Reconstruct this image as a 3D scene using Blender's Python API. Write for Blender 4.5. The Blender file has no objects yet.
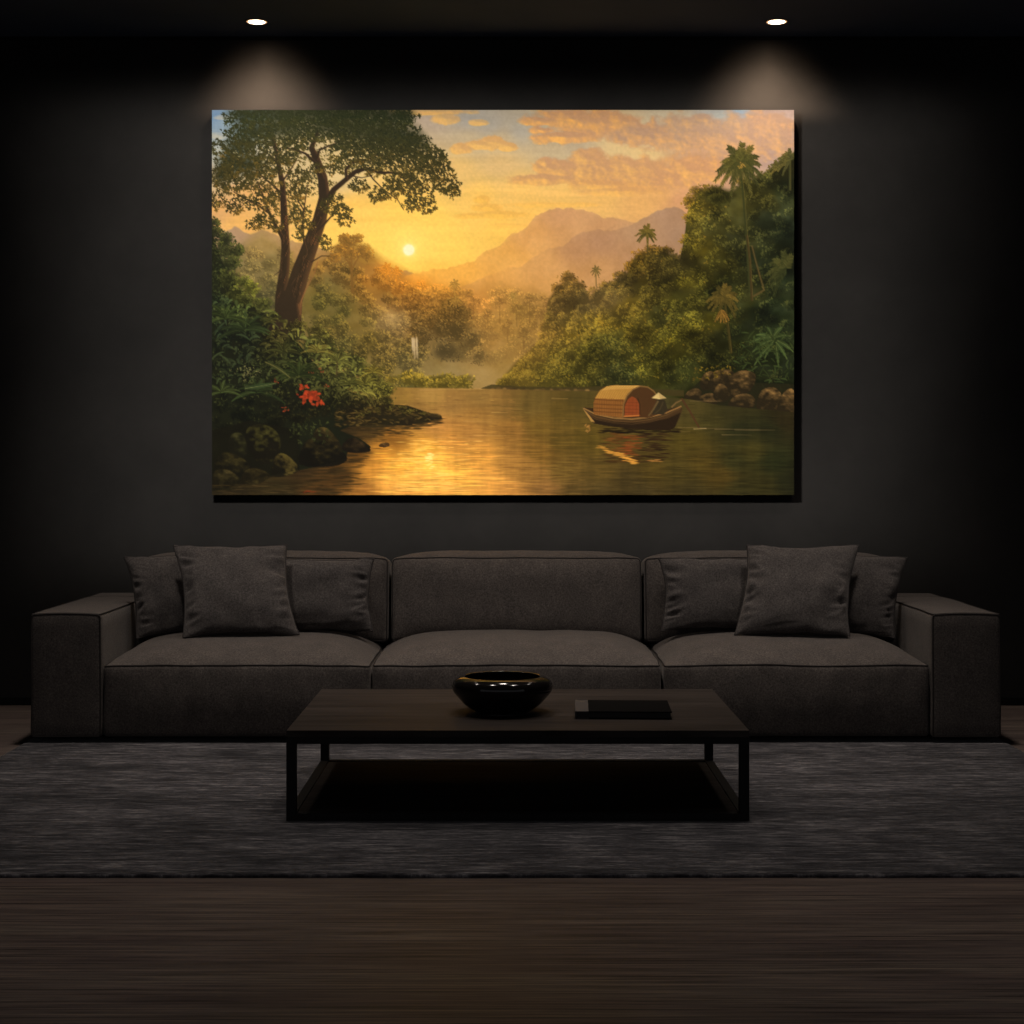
import bpy, bmesh, math, random
import numpy as np
from mathutils.bvhtree import BVHTree
from mathutils import Vector, Matrix, Euler, noise

# ---------------------------------------------------------------- the river landscape on the canvas
# painted stroke by stroke (underpainting, masses, leaves, ripples) into a colour grid
import numpy as np

PX0, PY0, PX1, PY1 = 212.0, 110.0, 794.0, 495.0


class Canvas:
    def __init__(self, s, seed=7):
        self.s = s
        self.w = int(round((PX1 - PX0) * s))
        self.h = int(round((PY1 - PY0) * s))
        self.a = np.zeros((self.h, self.w, 3), np.float32)
        self.r = np.random.RandomState(seed)
        self.X, self.Y = np.meshgrid((np.arange(self.w) + .5) / s + PX0, (np.arange(self.h) + .5) / s + PY0)
        self.X = self.X.astype(np.float32)
        self.Y = self.Y.astype(np.float32)

    # smooth colour field through hand-placed paint samples (x, y, r, g, b, reach)
    def field(self, pts, power=3.0, soft=10.0):
        p = np.array([q[:5] for q in pts], np.float32)
        n = np.zeros((self.h // 2 + 1, self.w // 2 + 1, 3), np.float32)
        d = np.zeros(n.shape[:2], np.float32)
        X, Y = self.X[::2, ::2], self.Y[::2, ::2]
        n = n[:X.shape[0], :X.shape[1]]
        d = d[:X.shape[0], :X.shape[1]]
        for x, y, r, g, b in p:
            w = 1.0 / (((X - x) ** 2 + ((Y - y) * 1.3) ** 2 + soft * soft) ** (power / 2))
            d += w
            n[..., 0] += w * r
            n[..., 1] += w * g
            n[..., 2] += w * b
        n /= d[..., None]
        return np.repeat(np.repeat(n, 2, 0), 2, 1)[:self.h, :self.w]

    def at(self, f, x, y):
        i = int(min(self.h - 1, max(0, (y - PY0) * self.s)))
        j = int(min(self.w - 1, max(0, (x - PX0) * self.s)))
        return f[i, j]

    def noise(self, fx, fy, octaves=4, seed=0, gain=.5):
        rs = np.random.RandomState(seed)
        out = np.zeros((self.h, self.w), np.float32)
        amp, tot = 1.0, 0.0
        for o in range(octaves):
            gx, gy = fx / 2 ** o, fy / 2 ** o
            nx = int((PX1 - PX0) / gx) + 3
            ny = int((PY1 - PY0) / gy) + 3
            g = rs.rand(ny, nx).astype(np.float32)
            u = (self.X[0] - PX0) / gx
            v = (self.Y[:, 0] - PY0) / gy
            i, j = u.astype(int), v.astype(int)
            a, b = u - i, v - j
            a, b = a * a * (3 - 2 * a), b * b * (3 - 2 * b)
            g00, g10 = g[j][:, i], g[j][:, i + 1]
            g01, g11 = g[j + 1][:, i], g[j + 1][:, i + 1]
            t0 = g00 + (g10 - g00) * a
            t1 = g01 + (g11 - g01) * a
            out += amp * (t0 + (t1 - t0) * b[:, None])
            tot += amp
            amp *= gain
        return out / tot

    def mix(self, mask, col):
        self.a += (np.asarray(col, np.float32) - self.a) * mask[..., None]

    def under(self, line, soft=1.0):
        """mask of everything under a polyline y(x)"""
        xs = [p[0] for p in line]
        ys = [p[1] for p in line]
        y = np.interp(self.X[0], xs, ys).astype(np.float32)
        return np.clip((self.Y - y[None, :]) / soft + .5, 0, 1)

    def box(self, x0, y0, x1, y1):
        s = self.s
        return (max(0, int((x0 - PX0) * s)), max(0, int((y0 - PY0) * s)),
                min(self.w, int((x1 - PX0) * s) + 2), min(self.h, int((y1 - PY0) * s) + 2))

    def dab(self, x, y, ln, wd, ang, col, al=1.0, hard=1.6):
        m = max(ln, wd) * 1.15 + 1
        i0, j0, i1, j1 = self.box(x - m, y - m, x + m, y + m)
        if i1 <= i0 or j1 <= j0:
            return
        dx = self.X[j0:j1, i0:i1] - x
        dy = self.Y[j0:j1, i0:i1] - y
        c, sn = np.cos(ang), np.sin(ang)
        u = (dx * c + dy * sn) / ln
        v = (dy * c - dx * sn) / wd
        k = np.clip((1.0 - np.sqrt(u * u + v * v)) * hard + .15, 0, 1) * al
        t = self.a[j0:j1, i0:i1]
        t += (np.asarray(col, np.float32) - t) * k[..., None]

    def stroke(self, pts, w0, w1, col, al=1.0, soft=.8, shade=None):
        """tapering brush line; shade = colour of its right-hand edge"""
        n = len(pts) - 1
        xs = [p[0] for p in pts]
        ys = [p[1] for p in pts]
        m = max(w0, w1) + 1.5
        i0, j0, i1, j1 = self.box(min(xs) - m, min(ys) - m, max(xs) + m, max(ys) + m)
        if i1 <= i0 or j1 <= j0:
            return
        X, Y = self.X[j0:j1, i0:i1], self.Y[j0:j1, i0:i1]
        best = np.full(X.shape, -9.0, np.float32)
        side = np.zeros(X.shape, np.float32)
        for q in range(n):
            (ax, ay), (bx, by) = pts[q], pts[q + 1]
            ex, ey = bx - ax, by - ay
            l2 = ex * ex + ey * ey + 1e-6
            t = np.clip(((X - ax) * ex + (Y - ay) * ey) / l2, 0, 1)
            px, py = X - ax - t * ex, Y - ay - t * ey
            w = w0 + (w1 - w0) * (q + t) / n
            k = (w / 2 - np.sqrt(px * px + py * py)) / soft + .5
            better = k > best
            best = np.where(better, k, best)
            side = np.where(better, px / np.maximum(w / 2, .3), side)
        k = np.clip(best, 0, 1) * al
        t = self.a[j0:j1, i0:i1]
        c = np.asarray(col, np.float32)
        if shade is not None:
            e = np.clip(side * 1.1 - .25, 0, 1)[..., None]
            c = c + (np.asarray(shade, np.float32) - c) * e
        t += (c - t) * k[..., None]

    def inside(self, pts):
        xs = [p[0] for p in pts]
        ys = [p[1] for p in pts]
        b = self.box(min(xs) - 1, min(ys) - 1, max(xs) + 1, max(ys) + 1)
        i0, j0, i1, j1 = b
        if i1 <= i0 or j1 <= j0:
            return b, None
        X, Y = self.X[j0:j1, i0:i1], self.Y[j0:j1, i0:i1]
        acc = np.zeros(X.shape, np.float32)
        d = .3 / self.s
        for ox in (-d, 0, d):
            for oy in (-d, 0, d):
                ins = np.zeros(X.shape, bool)
                for q in range(len(pts)):
                    (ax, ay), (bx, by) = pts[q], pts[(q + 1) % len(pts)]
                    if ay == by:
                        continue
                    ins ^= ((ay > Y + oy) != (by > Y + oy)) & (X + ox < (bx - ax) * (Y + oy - ay) / (by - ay) + ax)
                acc += ins
        return b, acc / 9

    def poly(self, pts, col, al=1.0):
        (i0, j0, i1, j1), k = self.inside(pts)
        if k is None:
            return
        t = self.a[j0:j1, i0:i1]
        t += (np.asarray(col, np.float32) - t) * (k * al)[..., None]

    def ramp(self, d, m, l, t):
        t = min(1.0, max(0.0, t))
        d, m, l = np.asarray(d, np.float32), np.asarray(m, np.float32), np.asarray(l, np.float32)
        return d + (m - d) * (t * 2) if t < .5 else m + (l - m) * (t * 2 - 1)

    def tuft(self, x, y, size, col, al=.9, n=4, ang=None):
        r = self.r
        a0 = r.rand() * 6.28 if ang is None else ang
        for q in range(n):
            a = a0 + (r.rand() - .5) * 2.6
            ln = size * (.6 + .7 * r.rand())
            self.dab(x + np.cos(a) * ln * .8, y + np.sin(a) * ln * .8, ln, ln * (.28 + .2 * r.rand()), a, col * (.88 + .24 * r.rand()), al)

    def mass(self, cx, cy, rx, ry, n, size, dark, mid, light, ldir=(-.6, -.7), al=.9, fill=.75, gain=.55):
        """a clump of leaves, dark in its heart and lit on the side that looks to the sun"""
        r = self.r
        if fill:
            for q in range(7):
                self.dab(cx + (r.rand() - .5) * rx * .9, cy + (r.rand() - .5) * ry * .9, rx * .6, ry * .6, 0, np.asarray(dark), fill * .7, 1.3)
        th = r.rand(n) * 6.283
        rr = np.sqrt(r.rand(n)) * (1 + .12 * np.sin(th * 5 + r.rand() * 6))
        ox, oy = np.cos(th) * rr, np.sin(th) * rr
        t = .42 + gain * (ox * ldir[0] + oy * ldir[1]) + (r.rand(n) - .5) * .55
        for i in np.argsort(t):
            self.tuft(cx + ox[i] * rx, cy + oy[i] * ry, size, self.ramp(dark, mid, light, t[i]), al, 3,
                      np.arctan2(oy[i], ox[i]) + (r.rand() - .5) * 1.5)

    def palm(self, x, y, size, fronds, trunk, dark, light, tw=1.6, al=1.0):
        r = self.r
        if trunk:
            self.stroke(trunk, tw, tw * 1.25, np.asarray(dark) * 1.0, al, .8, np.asarray(light) * .8)
        for k, a in enumerate(fronds):
            a = np.radians(a + r.randn() * 4)
            L = size * (.82 + .3 * r.rand())
            pts = []
            for t in np.linspace(0, 1, 9):
                px = x + np.cos(a) * L * t * (1 - .06 * t)
                py = y + np.sin(a) * L * t + L * .46 * t ** 2.4 * (.3 + .7 * abs(np.cos(a)))
                pts.append((px, py))
            c = self.ramp(dark, (np.asarray(dark) + light) / 2, light, .1 + .55 * r.rand())
            self.stroke(pts, size * .08, size * .04, c, al, .6)
            for q in range(1, 9):
                (ax, ay), (bx, by) = pts[q - 1], pts[q]
                da = np.arctan2(by - ay, bx - ax)
                for sgn in (-1, 1):
                    for ff in (.1, .45, .8):
                        aa = da + sgn * (.55 + .3 * r.rand())
                        aa = np.arctan2(np.sin(aa) + .38, np.cos(aa))
                        ln = size * .15 * (1.15 - .65 * q / 9)
                        sx, sy = ax + (bx - ax) * ff, ay + (by - ay) * ff
                        c2 = c * (.8 + .4 * r.rand())
                        self.dab(sx + np.cos(aa) * ln * .8, sy + np.sin(aa) * ln * .8, ln, ln * .2 + .12, aa, c2, al * .9)

    def blade(self, x, y, ln, wd, ang, bend, col, hi, al=1.0):
        """one broad leaf with a pale midrib"""
        pts = []
        for t in np.linspace(0, 1, 7):
            pts.append((x + np.cos(ang) * ln * t, y + np.sin(ang) * ln * t + bend * ln * t * t))
        for q in range(6):
            (ax, ay), (bx, by) = pts[q], pts[q + 1]
            t = (q + .5) / 6
            w = wd * np.sin(np.pi * (.12 + .85 * t))
            self.dab((ax + bx) / 2, (ay + by) / 2, ln / 6 * .95, max(w, .4), np.arctan2(by - ay, bx - ax), np.asarray(col) * (.85 + .3 * t), al, 2.2)
        self.stroke(pts, .7, .4, hi, .75 * al, .7)

    def rock(self, pts, dark, light, moss, seed):
        r = np.random.RandomState(seed)
        n = len(pts)
        sm = []                                             # rounded outline
        for q in range(n):
            p0, p1, p2, p3 = (np.array(pts[(q + o) % n], float) for o in (-1, 0, 1, 2))
            for t in (0, .33, .66):
                sm.append(tuple(.5 * ((2 * p1) + (p2 - p0) * t + (2 * p0 - 5 * p1 + 4 * p2 - p3) * t * t + (3 * p1 - p0 - 3 * p2 + p3) * t ** 3)))
        (i0, j0, i1, j1), k = self.inside(sm)
        if k is None:
            return
        cx = sum(p[0] for p in pts) / n
        cy = sum(p[1] for p in pts) / n
        rx = (max(p[0] for p in pts) - min(p[0] for p in pts)) / 2
        ry = (max(p[1] for p in pts) - min(p[1] for p in pts)) / 2
        X, Y = self.X[j0:j1, i0:i1], self.Y[j0:j1, i0:i1]
        u, v = (X - cx) / rx, (Y - cy) / ry
        nz = self.grain[j0:j1, i0:i1] - .5
        t = np.clip(.24 - .42 * v + .16 * u - .30 * u * u + nz * 1.5, 0, 1)[..., None]
        d, m, l = (np.asarray(c, np.float32) for c in (dark, moss, light))
        c = np.where(t < .5, d + (m - d) * t * 2, m + (l - m) * (t * 2 - 1))
        a = self.a[j0:j1, i0:i1]
        a += (c - a) * k[..., None]
        for q in range(int(6 + rx * ry * .12)):
            th, rr = r.rand() * 6.283, np.sqrt(r.rand()) * .8
            x, y = cx + np.cos(th) * rr * rx, cy + np.sin(th) * rr * ry
            b = self.at(self.a, x, y) * (.7 + .7 * r.rand())
            self.dab(x, y, .9 + r.rand() * 1.3, .4 + r.rand() * .5, r.rand() * 1.2 - .3, b, .5)


def river_painting(s):
    C = Canvas(s)
    C.grain = C.noise(5, 3.5, 3, 61)
    r = C.r
    A = np.array
    # ------------------------------------------------------------ sky
    sky = C.field([
        (214, 112, 104, 133, 158), (232, 122, 122, 142, 150), (228, 160, 150, 158, 148), (216, 180, 190, 165, 120),
        (222, 208, 214, 164, 98), (240, 225, 226, 172, 88), (262, 205, 222, 172, 95), (300, 150, 190, 170, 120),
        (340, 175, 205, 180, 120), (350, 215, 250, 196, 88), (340, 240, 250, 196, 84), (400, 215, 252, 200, 86), (430, 225, 253, 205, 88), (408, 240, 255, 219, 100),
        (408, 262, 255, 205, 72), (380, 250, 253, 203, 78), (440, 250, 252, 202, 82), (430, 270, 246, 180, 62),
        (440, 112, 180, 160, 135), (470, 118, 164, 158, 142), (490, 125, 168, 160, 140), (520, 130, 172, 163, 140), (500, 140, 190, 166, 122),
        (470, 140, 190, 168, 126), (460, 170, 226, 184, 104), (500, 165, 218, 180, 112), (480, 195, 244, 194, 92), (520, 190, 240, 190, 96), (550, 150, 190, 168, 125),
        (575, 145, 185, 165, 128), (560, 200, 236, 186, 96), (530, 215, 243, 190, 88), (500, 230, 248, 195, 84),
        (600, 200, 232, 180, 96), (640, 205, 226, 172, 96), (660, 195, 222, 168, 96), (620, 155, 214, 184, 124), (640, 152, 218, 186, 122),
        (668, 118, 190, 175, 140), (735, 114, 140, 165, 178), (720, 116, 165, 165, 150), (700, 150, 196, 152, 108), (700, 190, 202, 150, 104), (680, 200, 206, 152, 100),
        (760, 120, 176, 148, 124), (785, 130, 168, 142, 124), (780, 150, 166, 140, 122), (740, 150, 180, 145, 116), (720, 170, 190, 146, 110), (790, 112, 178, 156, 138)], 3.2, 9)
    st = C.noise(70, 5, 4, 3)
    sky[..., 2] += 8
    C.a[:] = sky + ((st - .5) * 22)[..., None] * A([1, .92, .7], np.float32)
    glow = np.exp(-(((C.X - 408) / 70) ** 2 + ((C.Y - 250) / 30) ** 2))
    C.mix(glow * .7, (255, 216, 108))
    # clouds: billowing bodies, lit along their lower left rims
    n1 = C.noise(26, 17, 5, 11, .55)
    n2 = C.noise(9, 7, 3, 12)

    def cloud(blobs, body, rim, al, rough=.9, lx=-2.5, ly=2.0):
        d = np.full(C.X.shape, -9.0, np.float32)
        for (x, y, rx, ry) in blobs:
            d = np.maximum(d, 1 - np.sqrt(((C.X - x) / rx) ** 2 + ((C.Y - y) / ry) ** 2))
        d = d + (n1 - .5) * rough * 1.1 + (n2 - .5) * .7
        m = np.clip(d * 3.4, 0, 1) ** .8 * al
        sx, sy = int(lx * C.s), int(ly * C.s)
        lit = np.clip((d - np.roll(np.roll(d, -sx, 1), -sy, 0)) * 1.9 + .22 + (n2 - .5) * .5, 0, 1)[..., None]
        col = A(body, np.float32) * (1 - lit) + A(rim, np.float32) * lit
        C.a += (col - C.a) * m[..., None]
    cloud([(430, 112, 40, 4), (445, 120, 16, 5), (478, 123, 9, 3)], (208, 165, 108), (240, 185, 100), .8, .9)
    cloud([(462, 150, 12, 6), (478, 146, 14, 5), (492, 143, 14, 7), (508, 147, 12, 4)], (214, 160, 96), (240, 184, 96), .8, .9)
    cloud([(485, 208, 16, 5), (482, 200, 9, 5), (500, 215, 30, 4), (470, 216, 20, 4)], (232, 174, 84), (246, 190, 86), .8, .5)
    cloud([(505, 226, 24, 3), (550, 205, 50, 3)], (238, 180, 90), (246, 190, 90), .6, .5)
    cloud([(560, 138, 42, 7), (540, 131, 18, 5), (600, 124, 60, 16), (570, 120, 40, 12), (640, 132, 40, 14), (540, 122, 22, 6)], (192, 144, 106), (238, 174, 92), .92, .7)
    cloud([(690, 132, 70, 22), (740, 138, 60, 28), (640, 136, 40, 12), (770, 128, 34, 16), (700, 120, 18, 8)], (176, 141, 116), (222, 168, 106), .85, .7)
    cloud([(545, 180, 42, 7), (560, 170, 30, 12), (545, 163, 10, 7), (590, 160, 18, 12), (600, 172, 50, 16), (650, 180, 50, 16), (640, 168, 40, 12), (690, 172, 40, 18)], (196, 146, 104), (236, 178, 98), .88, .65)
    cloud([(620, 192, 50, 5), (600, 186, 40, 6)], (206, 152, 98), (238, 182, 96), .6, .6)
    cloud([(222, 206, 22, 6), (250, 190, 30, 8)], (196, 152, 106), (228, 170, 96), .6, .5)
    cloud([(225, 118, 16, 3), (218, 136, 12, 4)], (150, 155, 152), (180, 172, 150), .6, .6)
    # sun
    for rad, al, c in ((26, .35, (255, 226, 112)), (15, .5, (255, 233, 128)), (9, .8, (255, 240, 160)), (6.6, 1, (255, 250, 214))):
        d = np.sqrt((C.X - 409) ** 2 + (C.Y - 250) ** 2) / rad
        C.mix(np.clip((1 - d) * (1.3 if rad > 8 else 3), 0, 1) * al, c)
    # ------------------------------------------------------------ mountains
    jag = (C.noise(9, 9, 4, 21)[0] - .5) * 7

    def ridge(line, cols, soft=1.2, haze=None, j=1.0):
        y = np.interp(C.X[0], [p[0] for p in line], [p[1] for p in line]) + jag * j
        m = np.clip((C.Y - y[None, :]) / soft + .5, 0, 1)
        f = C.field(cols, 3, 12)
        f = f + ((C.noise(14, 20, 4, 33) - .5) * 20)[..., None]
        C.a += (f - C.a) * m[..., None]
    ridge([(212, 236), (225, 231), (235, 228), (245, 233), (252, 236), (262, 231), (270, 232), (290, 240), (320, 250), (420, 275), (800, 300)],
          [(228, 245, 172, 138, 108), (245, 250, 166, 136, 106), (270, 245, 176, 140, 96), (300, 260, 170, 130, 80)], 1.5)
    ridge([(400, 280), (415, 273), (432, 268), (450, 268), (475, 262), (482, 254), (500, 245), (512, 235), (527, 226), (536, 215), (546, 212), (556, 208), (566, 208), (580, 210), (592, 211),
           (602, 217), (620, 218), (634, 221), (700, 240), (800, 250)],
          [(420, 275, 240, 172, 74), (460, 272, 238, 172, 78), (500, 255, 228, 168, 88), (530, 235, 218, 160, 96), (560, 215, 204, 152, 106), (575, 235, 204, 152, 100),
           (600, 225, 196, 147, 102), (630, 225, 193, 146, 102), (520, 270, 228, 166, 86), (560, 270, 212, 155, 90)], 1.4)
    ridge([(420, 300), (470, 285), (497, 272), (520, 266), (540, 252), (560, 246), (568, 243), (576, 235), (590, 230), (600, 229), (612, 231), (625, 226), (638, 220), (650, 213), (662, 209), (672, 207), (680, 209), (692, 216), (720, 230), (800, 260)],
          [(500, 275, 222, 160, 84), (540, 262, 208, 152, 90), (575, 245, 186, 138, 98), (600, 240, 178, 134, 100), (640, 230, 174, 134, 98), (670, 215, 168, 131, 102), (680, 235, 163, 128, 100),
           (560, 290, 206, 150, 84), (600, 270, 192, 142, 90), (640, 255, 178, 134, 96), (500, 300, 214, 150, 78), (690, 260, 162, 127, 94)], 1.4)
    for q in range(60):                                     # gullies and lit spurs
        x, y = 500 + r.rand() * 180, 225 + r.rand() * 60
        b = C.at(C.a, x, y)
        C.dab(x, y, 5 + r.rand() * 8, 1.2 + r.rand(), -.8 + r.rand() * .6, b * (.94 + .12 * r.rand()), .5, 1)
    # ------------------------------------------------------------ hazy forest behind
    base = C.field([
        (225, 250, 128, 112, 70), (240, 270, 118, 104, 62), (262, 245, 150, 124, 72), (270, 265, 112, 98, 56), (265, 295, 84, 80, 50), (250, 300, 96, 90, 56), (255, 320, 62, 62, 40),
        (318, 262, 150, 112, 52), (330, 258, 128, 96, 46), (350, 245, 134, 92, 36), (362, 256, 126, 90, 36), (345, 270, 104, 82, 40), (330, 285, 92, 84, 44), (322, 300, 90, 84, 38), (340, 310, 84, 78, 36),
        (370, 275, 150, 98, 36), (390, 268, 200, 122, 36), (400, 285, 176, 110, 36), (420, 280, 226, 140, 42), (440, 285, 220, 148, 56), (385, 295, 120, 86, 38), (410, 300, 140, 94, 38), (430, 300, 150, 104, 44),
        (360, 320, 108, 92, 42), (370, 340, 104, 88, 38), (395, 322, 140, 114, 70), (390, 345, 108, 90, 46), (412, 325, 118, 90, 44), (405, 360, 110, 96, 52), (380, 370, 112, 96, 44), (345, 345, 82, 76, 38),
        (445, 310, 124, 92, 40), (455, 320, 104, 80, 38), (460, 340, 104, 86, 46), (440, 345, 112, 94, 54), (425, 365, 118, 100, 56), (450, 372, 132, 112, 66), (475, 355, 130, 106, 58), (480, 375, 150, 124, 72),
        (480, 300, 196, 134, 62), (500, 300, 184, 132, 64), (500, 320, 162, 120, 58), (490, 340, 156, 118, 60), (520, 310, 150, 114, 54), (515, 340, 142, 110, 56), (520, 280, 200, 146, 78), (540, 295, 170, 126, 66), (500, 365, 140, 114, 60), (410, 382, 110, 100, 44), (440, 382, 118, 104, 46)], 3.4, 7)

    def forest(top, bottom, n, rad, size, lightk, darkk, ldir, gold, haze=0.0, hz=(200, 140, 70), seed=1, leafn=26, al=.85):
        """many leaf masses between two contours, far ones first"""
        rs = np.random.RandomState(seed)
        items = []
        for q in range(n):
            x = top[0][0] + rs.rand() * (top[-1][0] - top[0][0])
            yt = np.interp(x, [p[0] for p in top], [p[1] for p in top])
            yb = np.interp(x, [p[0] for p in bottom], [p[1] for p in bottom])
            if yb <= yt:
                continue
            v = rs.rand() ** 1.1
            items.append((yt + (yb - yt) * v, x, v))
        items.sort()
        for y, x, v in items:
            rd = rad * (.6 + .7 * rs.rand()) * (.75 + .4 * v)
            nn = C.at(n1, x, y)
            b = C.at(base, x, y) * (.66 + .62 * nn + .14 * rs.rand())
            g = A(gold, np.float32)
            C.mass(x, y + rd * .5, rd, rd * .8, int(leafn * 1.7), size * .62 * (.8 + .5 * rs.rand()), b * (darkk * .8 + .18), b * .96, b * (lightk * .8) + g * (lightk * .15), ldir, al * .8, .7, .7)

    # first wash of the far woods
    w = C.under([(212, 250), (240, 246), (262, 232), (275, 240), (300, 262), (318, 258), (335, 250), (345, 240), (370, 250), (385, 262), (410, 275), (430, 280), (450, 284), (475, 288), (500, 284), (530, 290), (560, 300), (800, 300)], 14)
    w = w * (1 - C.under([(212, 390), (800, 390)], 6))
    tex = (C.noise(12, 9, 4, 41) - .5)
    C.a += (base + (tex * 30)[..., None] - C.a) * (w * .9)[..., None]
    forest([(455, 287), (480, 290), (500, 286), (530, 285), (560, 300)], [(455, 350), (560, 370)], 110, 7.5, 1.5, 1.2, .74, (-.45, -.85), (214, 152, 60), seed=3, leafn=26, al=.8)
    forest([(395, 285), (420, 280), (440, 284), (470, 290)], [(395, 320), (470, 320)], 70, 7, 1.5, 1.2, .7, (.1, -.9), (230, 150, 50), seed=4, leafn=26, al=.85)
    forest([(226, 262), (245, 262), (258, 240), (275, 240), (300, 260)], [(226, 330), (300, 330)], 70, 8, 1.6, 1.25, .66, (.7, -.6), (190, 150, 60), seed=5, leafn=28, al=.8)
    forest([(315, 268), (330, 258), (345, 262), (365, 266), (385, 268), (400, 276), (415, 284), (425, 290)], [(315, 400), (345, 385), (425, 384)], 190, 8, 1.6, 1.3, .6, (.6, -.7), (196, 144, 46), seed=6, leafn=30, al=.85)
    # palms in the glow
    for (x, y, sz, c) in ((387, 268, 7.5, (190, 118, 34)), (397, 271, 6.5, (196, 122, 36)), (455, 284, 6.5, (160, 116, 50)), (513, 296, 5.5, (150, 116, 56))):
        C.palm(x, y, sz, range(-180, 180, 40), [(x, y), (x + .4, y + 16)], A(c), A(c) * 1.12, .9, .85)
    # round crowned tree right of the great trunk
    C.stroke([(353, 292), (352, 272), (350, 262)], 3, 2, (108, 76, 34))
    for e in ((345, 258), (360, 256), (352, 248)):
        C.stroke([(352, 270), ((352 + e[0]) / 2, 262), e], 1.6, .8, (112, 78, 34))
    for (x, y, rx, ry) in ((350, 243, 12, 7), (340, 250, 8, 6), (362, 250, 9, 7), (368, 255, 6, 5), (335, 257, 6, 5), (352, 254, 8, 5), (345, 238, 6, 4), (357, 238, 6, 4)):
        C.mass(x, y, rx, ry, 60, 1.1, (100, 72, 32), (138, 96, 38), (200, 138, 48), (.6, -.5), .85, .5)
    # tall dark trees by the fall
    for (x, y, rx, ry) in ((452, 306, 10, 7), (446, 316, 12, 10), (460, 314, 12, 10), (438, 330, 12, 12), (456, 332, 16, 14), (470, 342, 12, 12), (448, 350, 18, 12), (478, 356, 9, 9), (424, 334, 8, 10), (430, 320, 7, 8)):
        b = C.at(base, x, y)
        C.mass(x, y, rx, ry, 110, 1.05, b * .6, b * .86, b * 1.12 + A([18, 10, 0]), (-.2, -.9), .75, .75)
    C.palm(456, 300, 7, range(-170, 190, 36), None, A([124, 92, 40]), A([170, 124, 52]), .9, .9)
    for (x, y, h, wd) in ((500, 300, 22, 6), (517, 306, 20, 6), (530, 298, 24, 7), (488, 312, 16, 5), (541, 312, 18, 6), (508, 322, 20, 6), (524, 330, 18, 6), (474, 300, 18, 6)):
        b = C.at(base, x, y)
        C.stroke([(x, y + h), (x, y)], 1.2, .8, b * .62, .6)
        C.mass(x, y, wd, wd * .7, 46, 1.0, b * .68, b * .92, b * 1.15 + A([16, 8, 0]), (-.4, -.9), .75, .6)
        C.mass(x - wd * .6, y + wd * .7, wd * .7, wd * .5, 26, 1.0, b * .7, b * .92, b * 1.12 + A([14, 8, 0]), (-.4, -.9), .7, .5)
    # waterfall and its mist
    for q in range(26):
        x = 412 + r.rand() * 6.5
        y0 = 337 + r.rand() * 4
        C.stroke([(x, y0), (x + .4, y0 + 8 + r.rand() * 12)], .9, .5, A([212, 184, 140]) * (.8 + .25 * r.rand()), .5)
    mist = np.exp(-(((C.X - 440) / 36) ** 2 + ((C.Y - 376) / 12) ** 2)) * (.5 + .7 * C.noise(20, 10, 4, 8))
    C.mix(np.clip(mist * .38, 0, .45), (150, 128, 84))
    mist = np.exp(-(((C.X - 390) / 16) ** 2 + ((C.Y - 318) / 11) ** 2)) * (.4 + .8 * C.noise(14, 9, 4, 9))
    C.mix(np.clip(mist * .65, 0, .7), (188, 154, 100))
    mist = np.exp(-(((C.X - 485) / 30) ** 2 + ((C.Y - 350) / 30) ** 2))
    C.mix(mist * .12, (190, 142, 70))
    # low bushes on the far bank
    for q in range(34):
        x = 392 + r.rand() * 78
        y = 386 - abs(r.randn()) * 4 - (7 if x < 425 else 0) * r.rand()
        b = A([112, 96, 34]) * (.9 + .25 * r.rand())
        C.mass(x, y, 7, 4.5, 16, 1.4, b * .7, b, b * 1.45 + A([20, 10, 0]), (.3, -.9), .85, .5)
    # ------------------------------------------------------------ right bank forest
    base = C.field([
        (490, 385, 128, 108, 44), (505, 378, 120, 100, 34), (520, 365, 112, 92, 32), (530, 350, 124, 98, 36), (545, 330, 128, 98, 40), (548, 300, 120, 92, 46), (560, 285, 118, 88, 40), (575, 275, 112, 84, 38),
        (560, 320, 116, 92, 40), (575, 335, 118, 94, 34), (560, 355, 96, 82, 30), (545, 372, 92, 80, 28), (575, 372, 84, 74, 26), (590, 300, 108, 88, 46), (605, 295, 116, 92, 46), (615, 280, 118, 92, 44),
        (600, 320, 124, 98, 32), (590, 350, 88, 78, 26), (610, 345, 74, 68, 28), (620, 372, 62, 60, 28), (640, 258, 120, 88, 32), (660, 255, 104, 80, 34), (678, 262, 100, 80, 36), (650, 290, 98, 78, 30), (630, 305, 110, 86, 30),
        (660, 315, 78, 68, 28), (640, 330, 104, 84, 26), (680, 300, 90, 76, 28), (670, 345, 86, 72, 22), (690, 330, 94, 78, 24), (650, 365, 80, 70, 24), (690, 370, 64, 60, 26), (700, 205, 116, 92, 34), (720, 195, 92, 80, 34),
        (690, 215, 122, 96, 36), (715, 220, 88, 76, 34), (740, 200, 96, 82, 36), (700, 250, 116, 92, 30), (715, 260, 90, 76, 28), (690, 280, 104, 84, 26), (720, 290, 62, 60, 28), (710, 320, 84, 70, 24), (740, 240, 68, 62, 32),
        (760, 195, 92, 80, 36), (785, 165, 86, 76, 38), (785, 190, 62, 62, 36), (770, 220, 56, 56, 34), (790, 230, 46, 50, 32), (760, 260, 50, 50, 28), (785, 270, 42, 46, 28), (745, 290, 62, 56, 26), (740, 330, 44, 44, 22),
        (770, 310, 44, 48, 28), (785, 330, 52, 56, 32), (765, 345, 44, 48, 24), (740, 360, 42, 42, 20), (790, 370, 36, 38, 22), (720, 350, 60, 54, 22), (770, 385, 40, 40, 22)], 3.6, 7)
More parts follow.
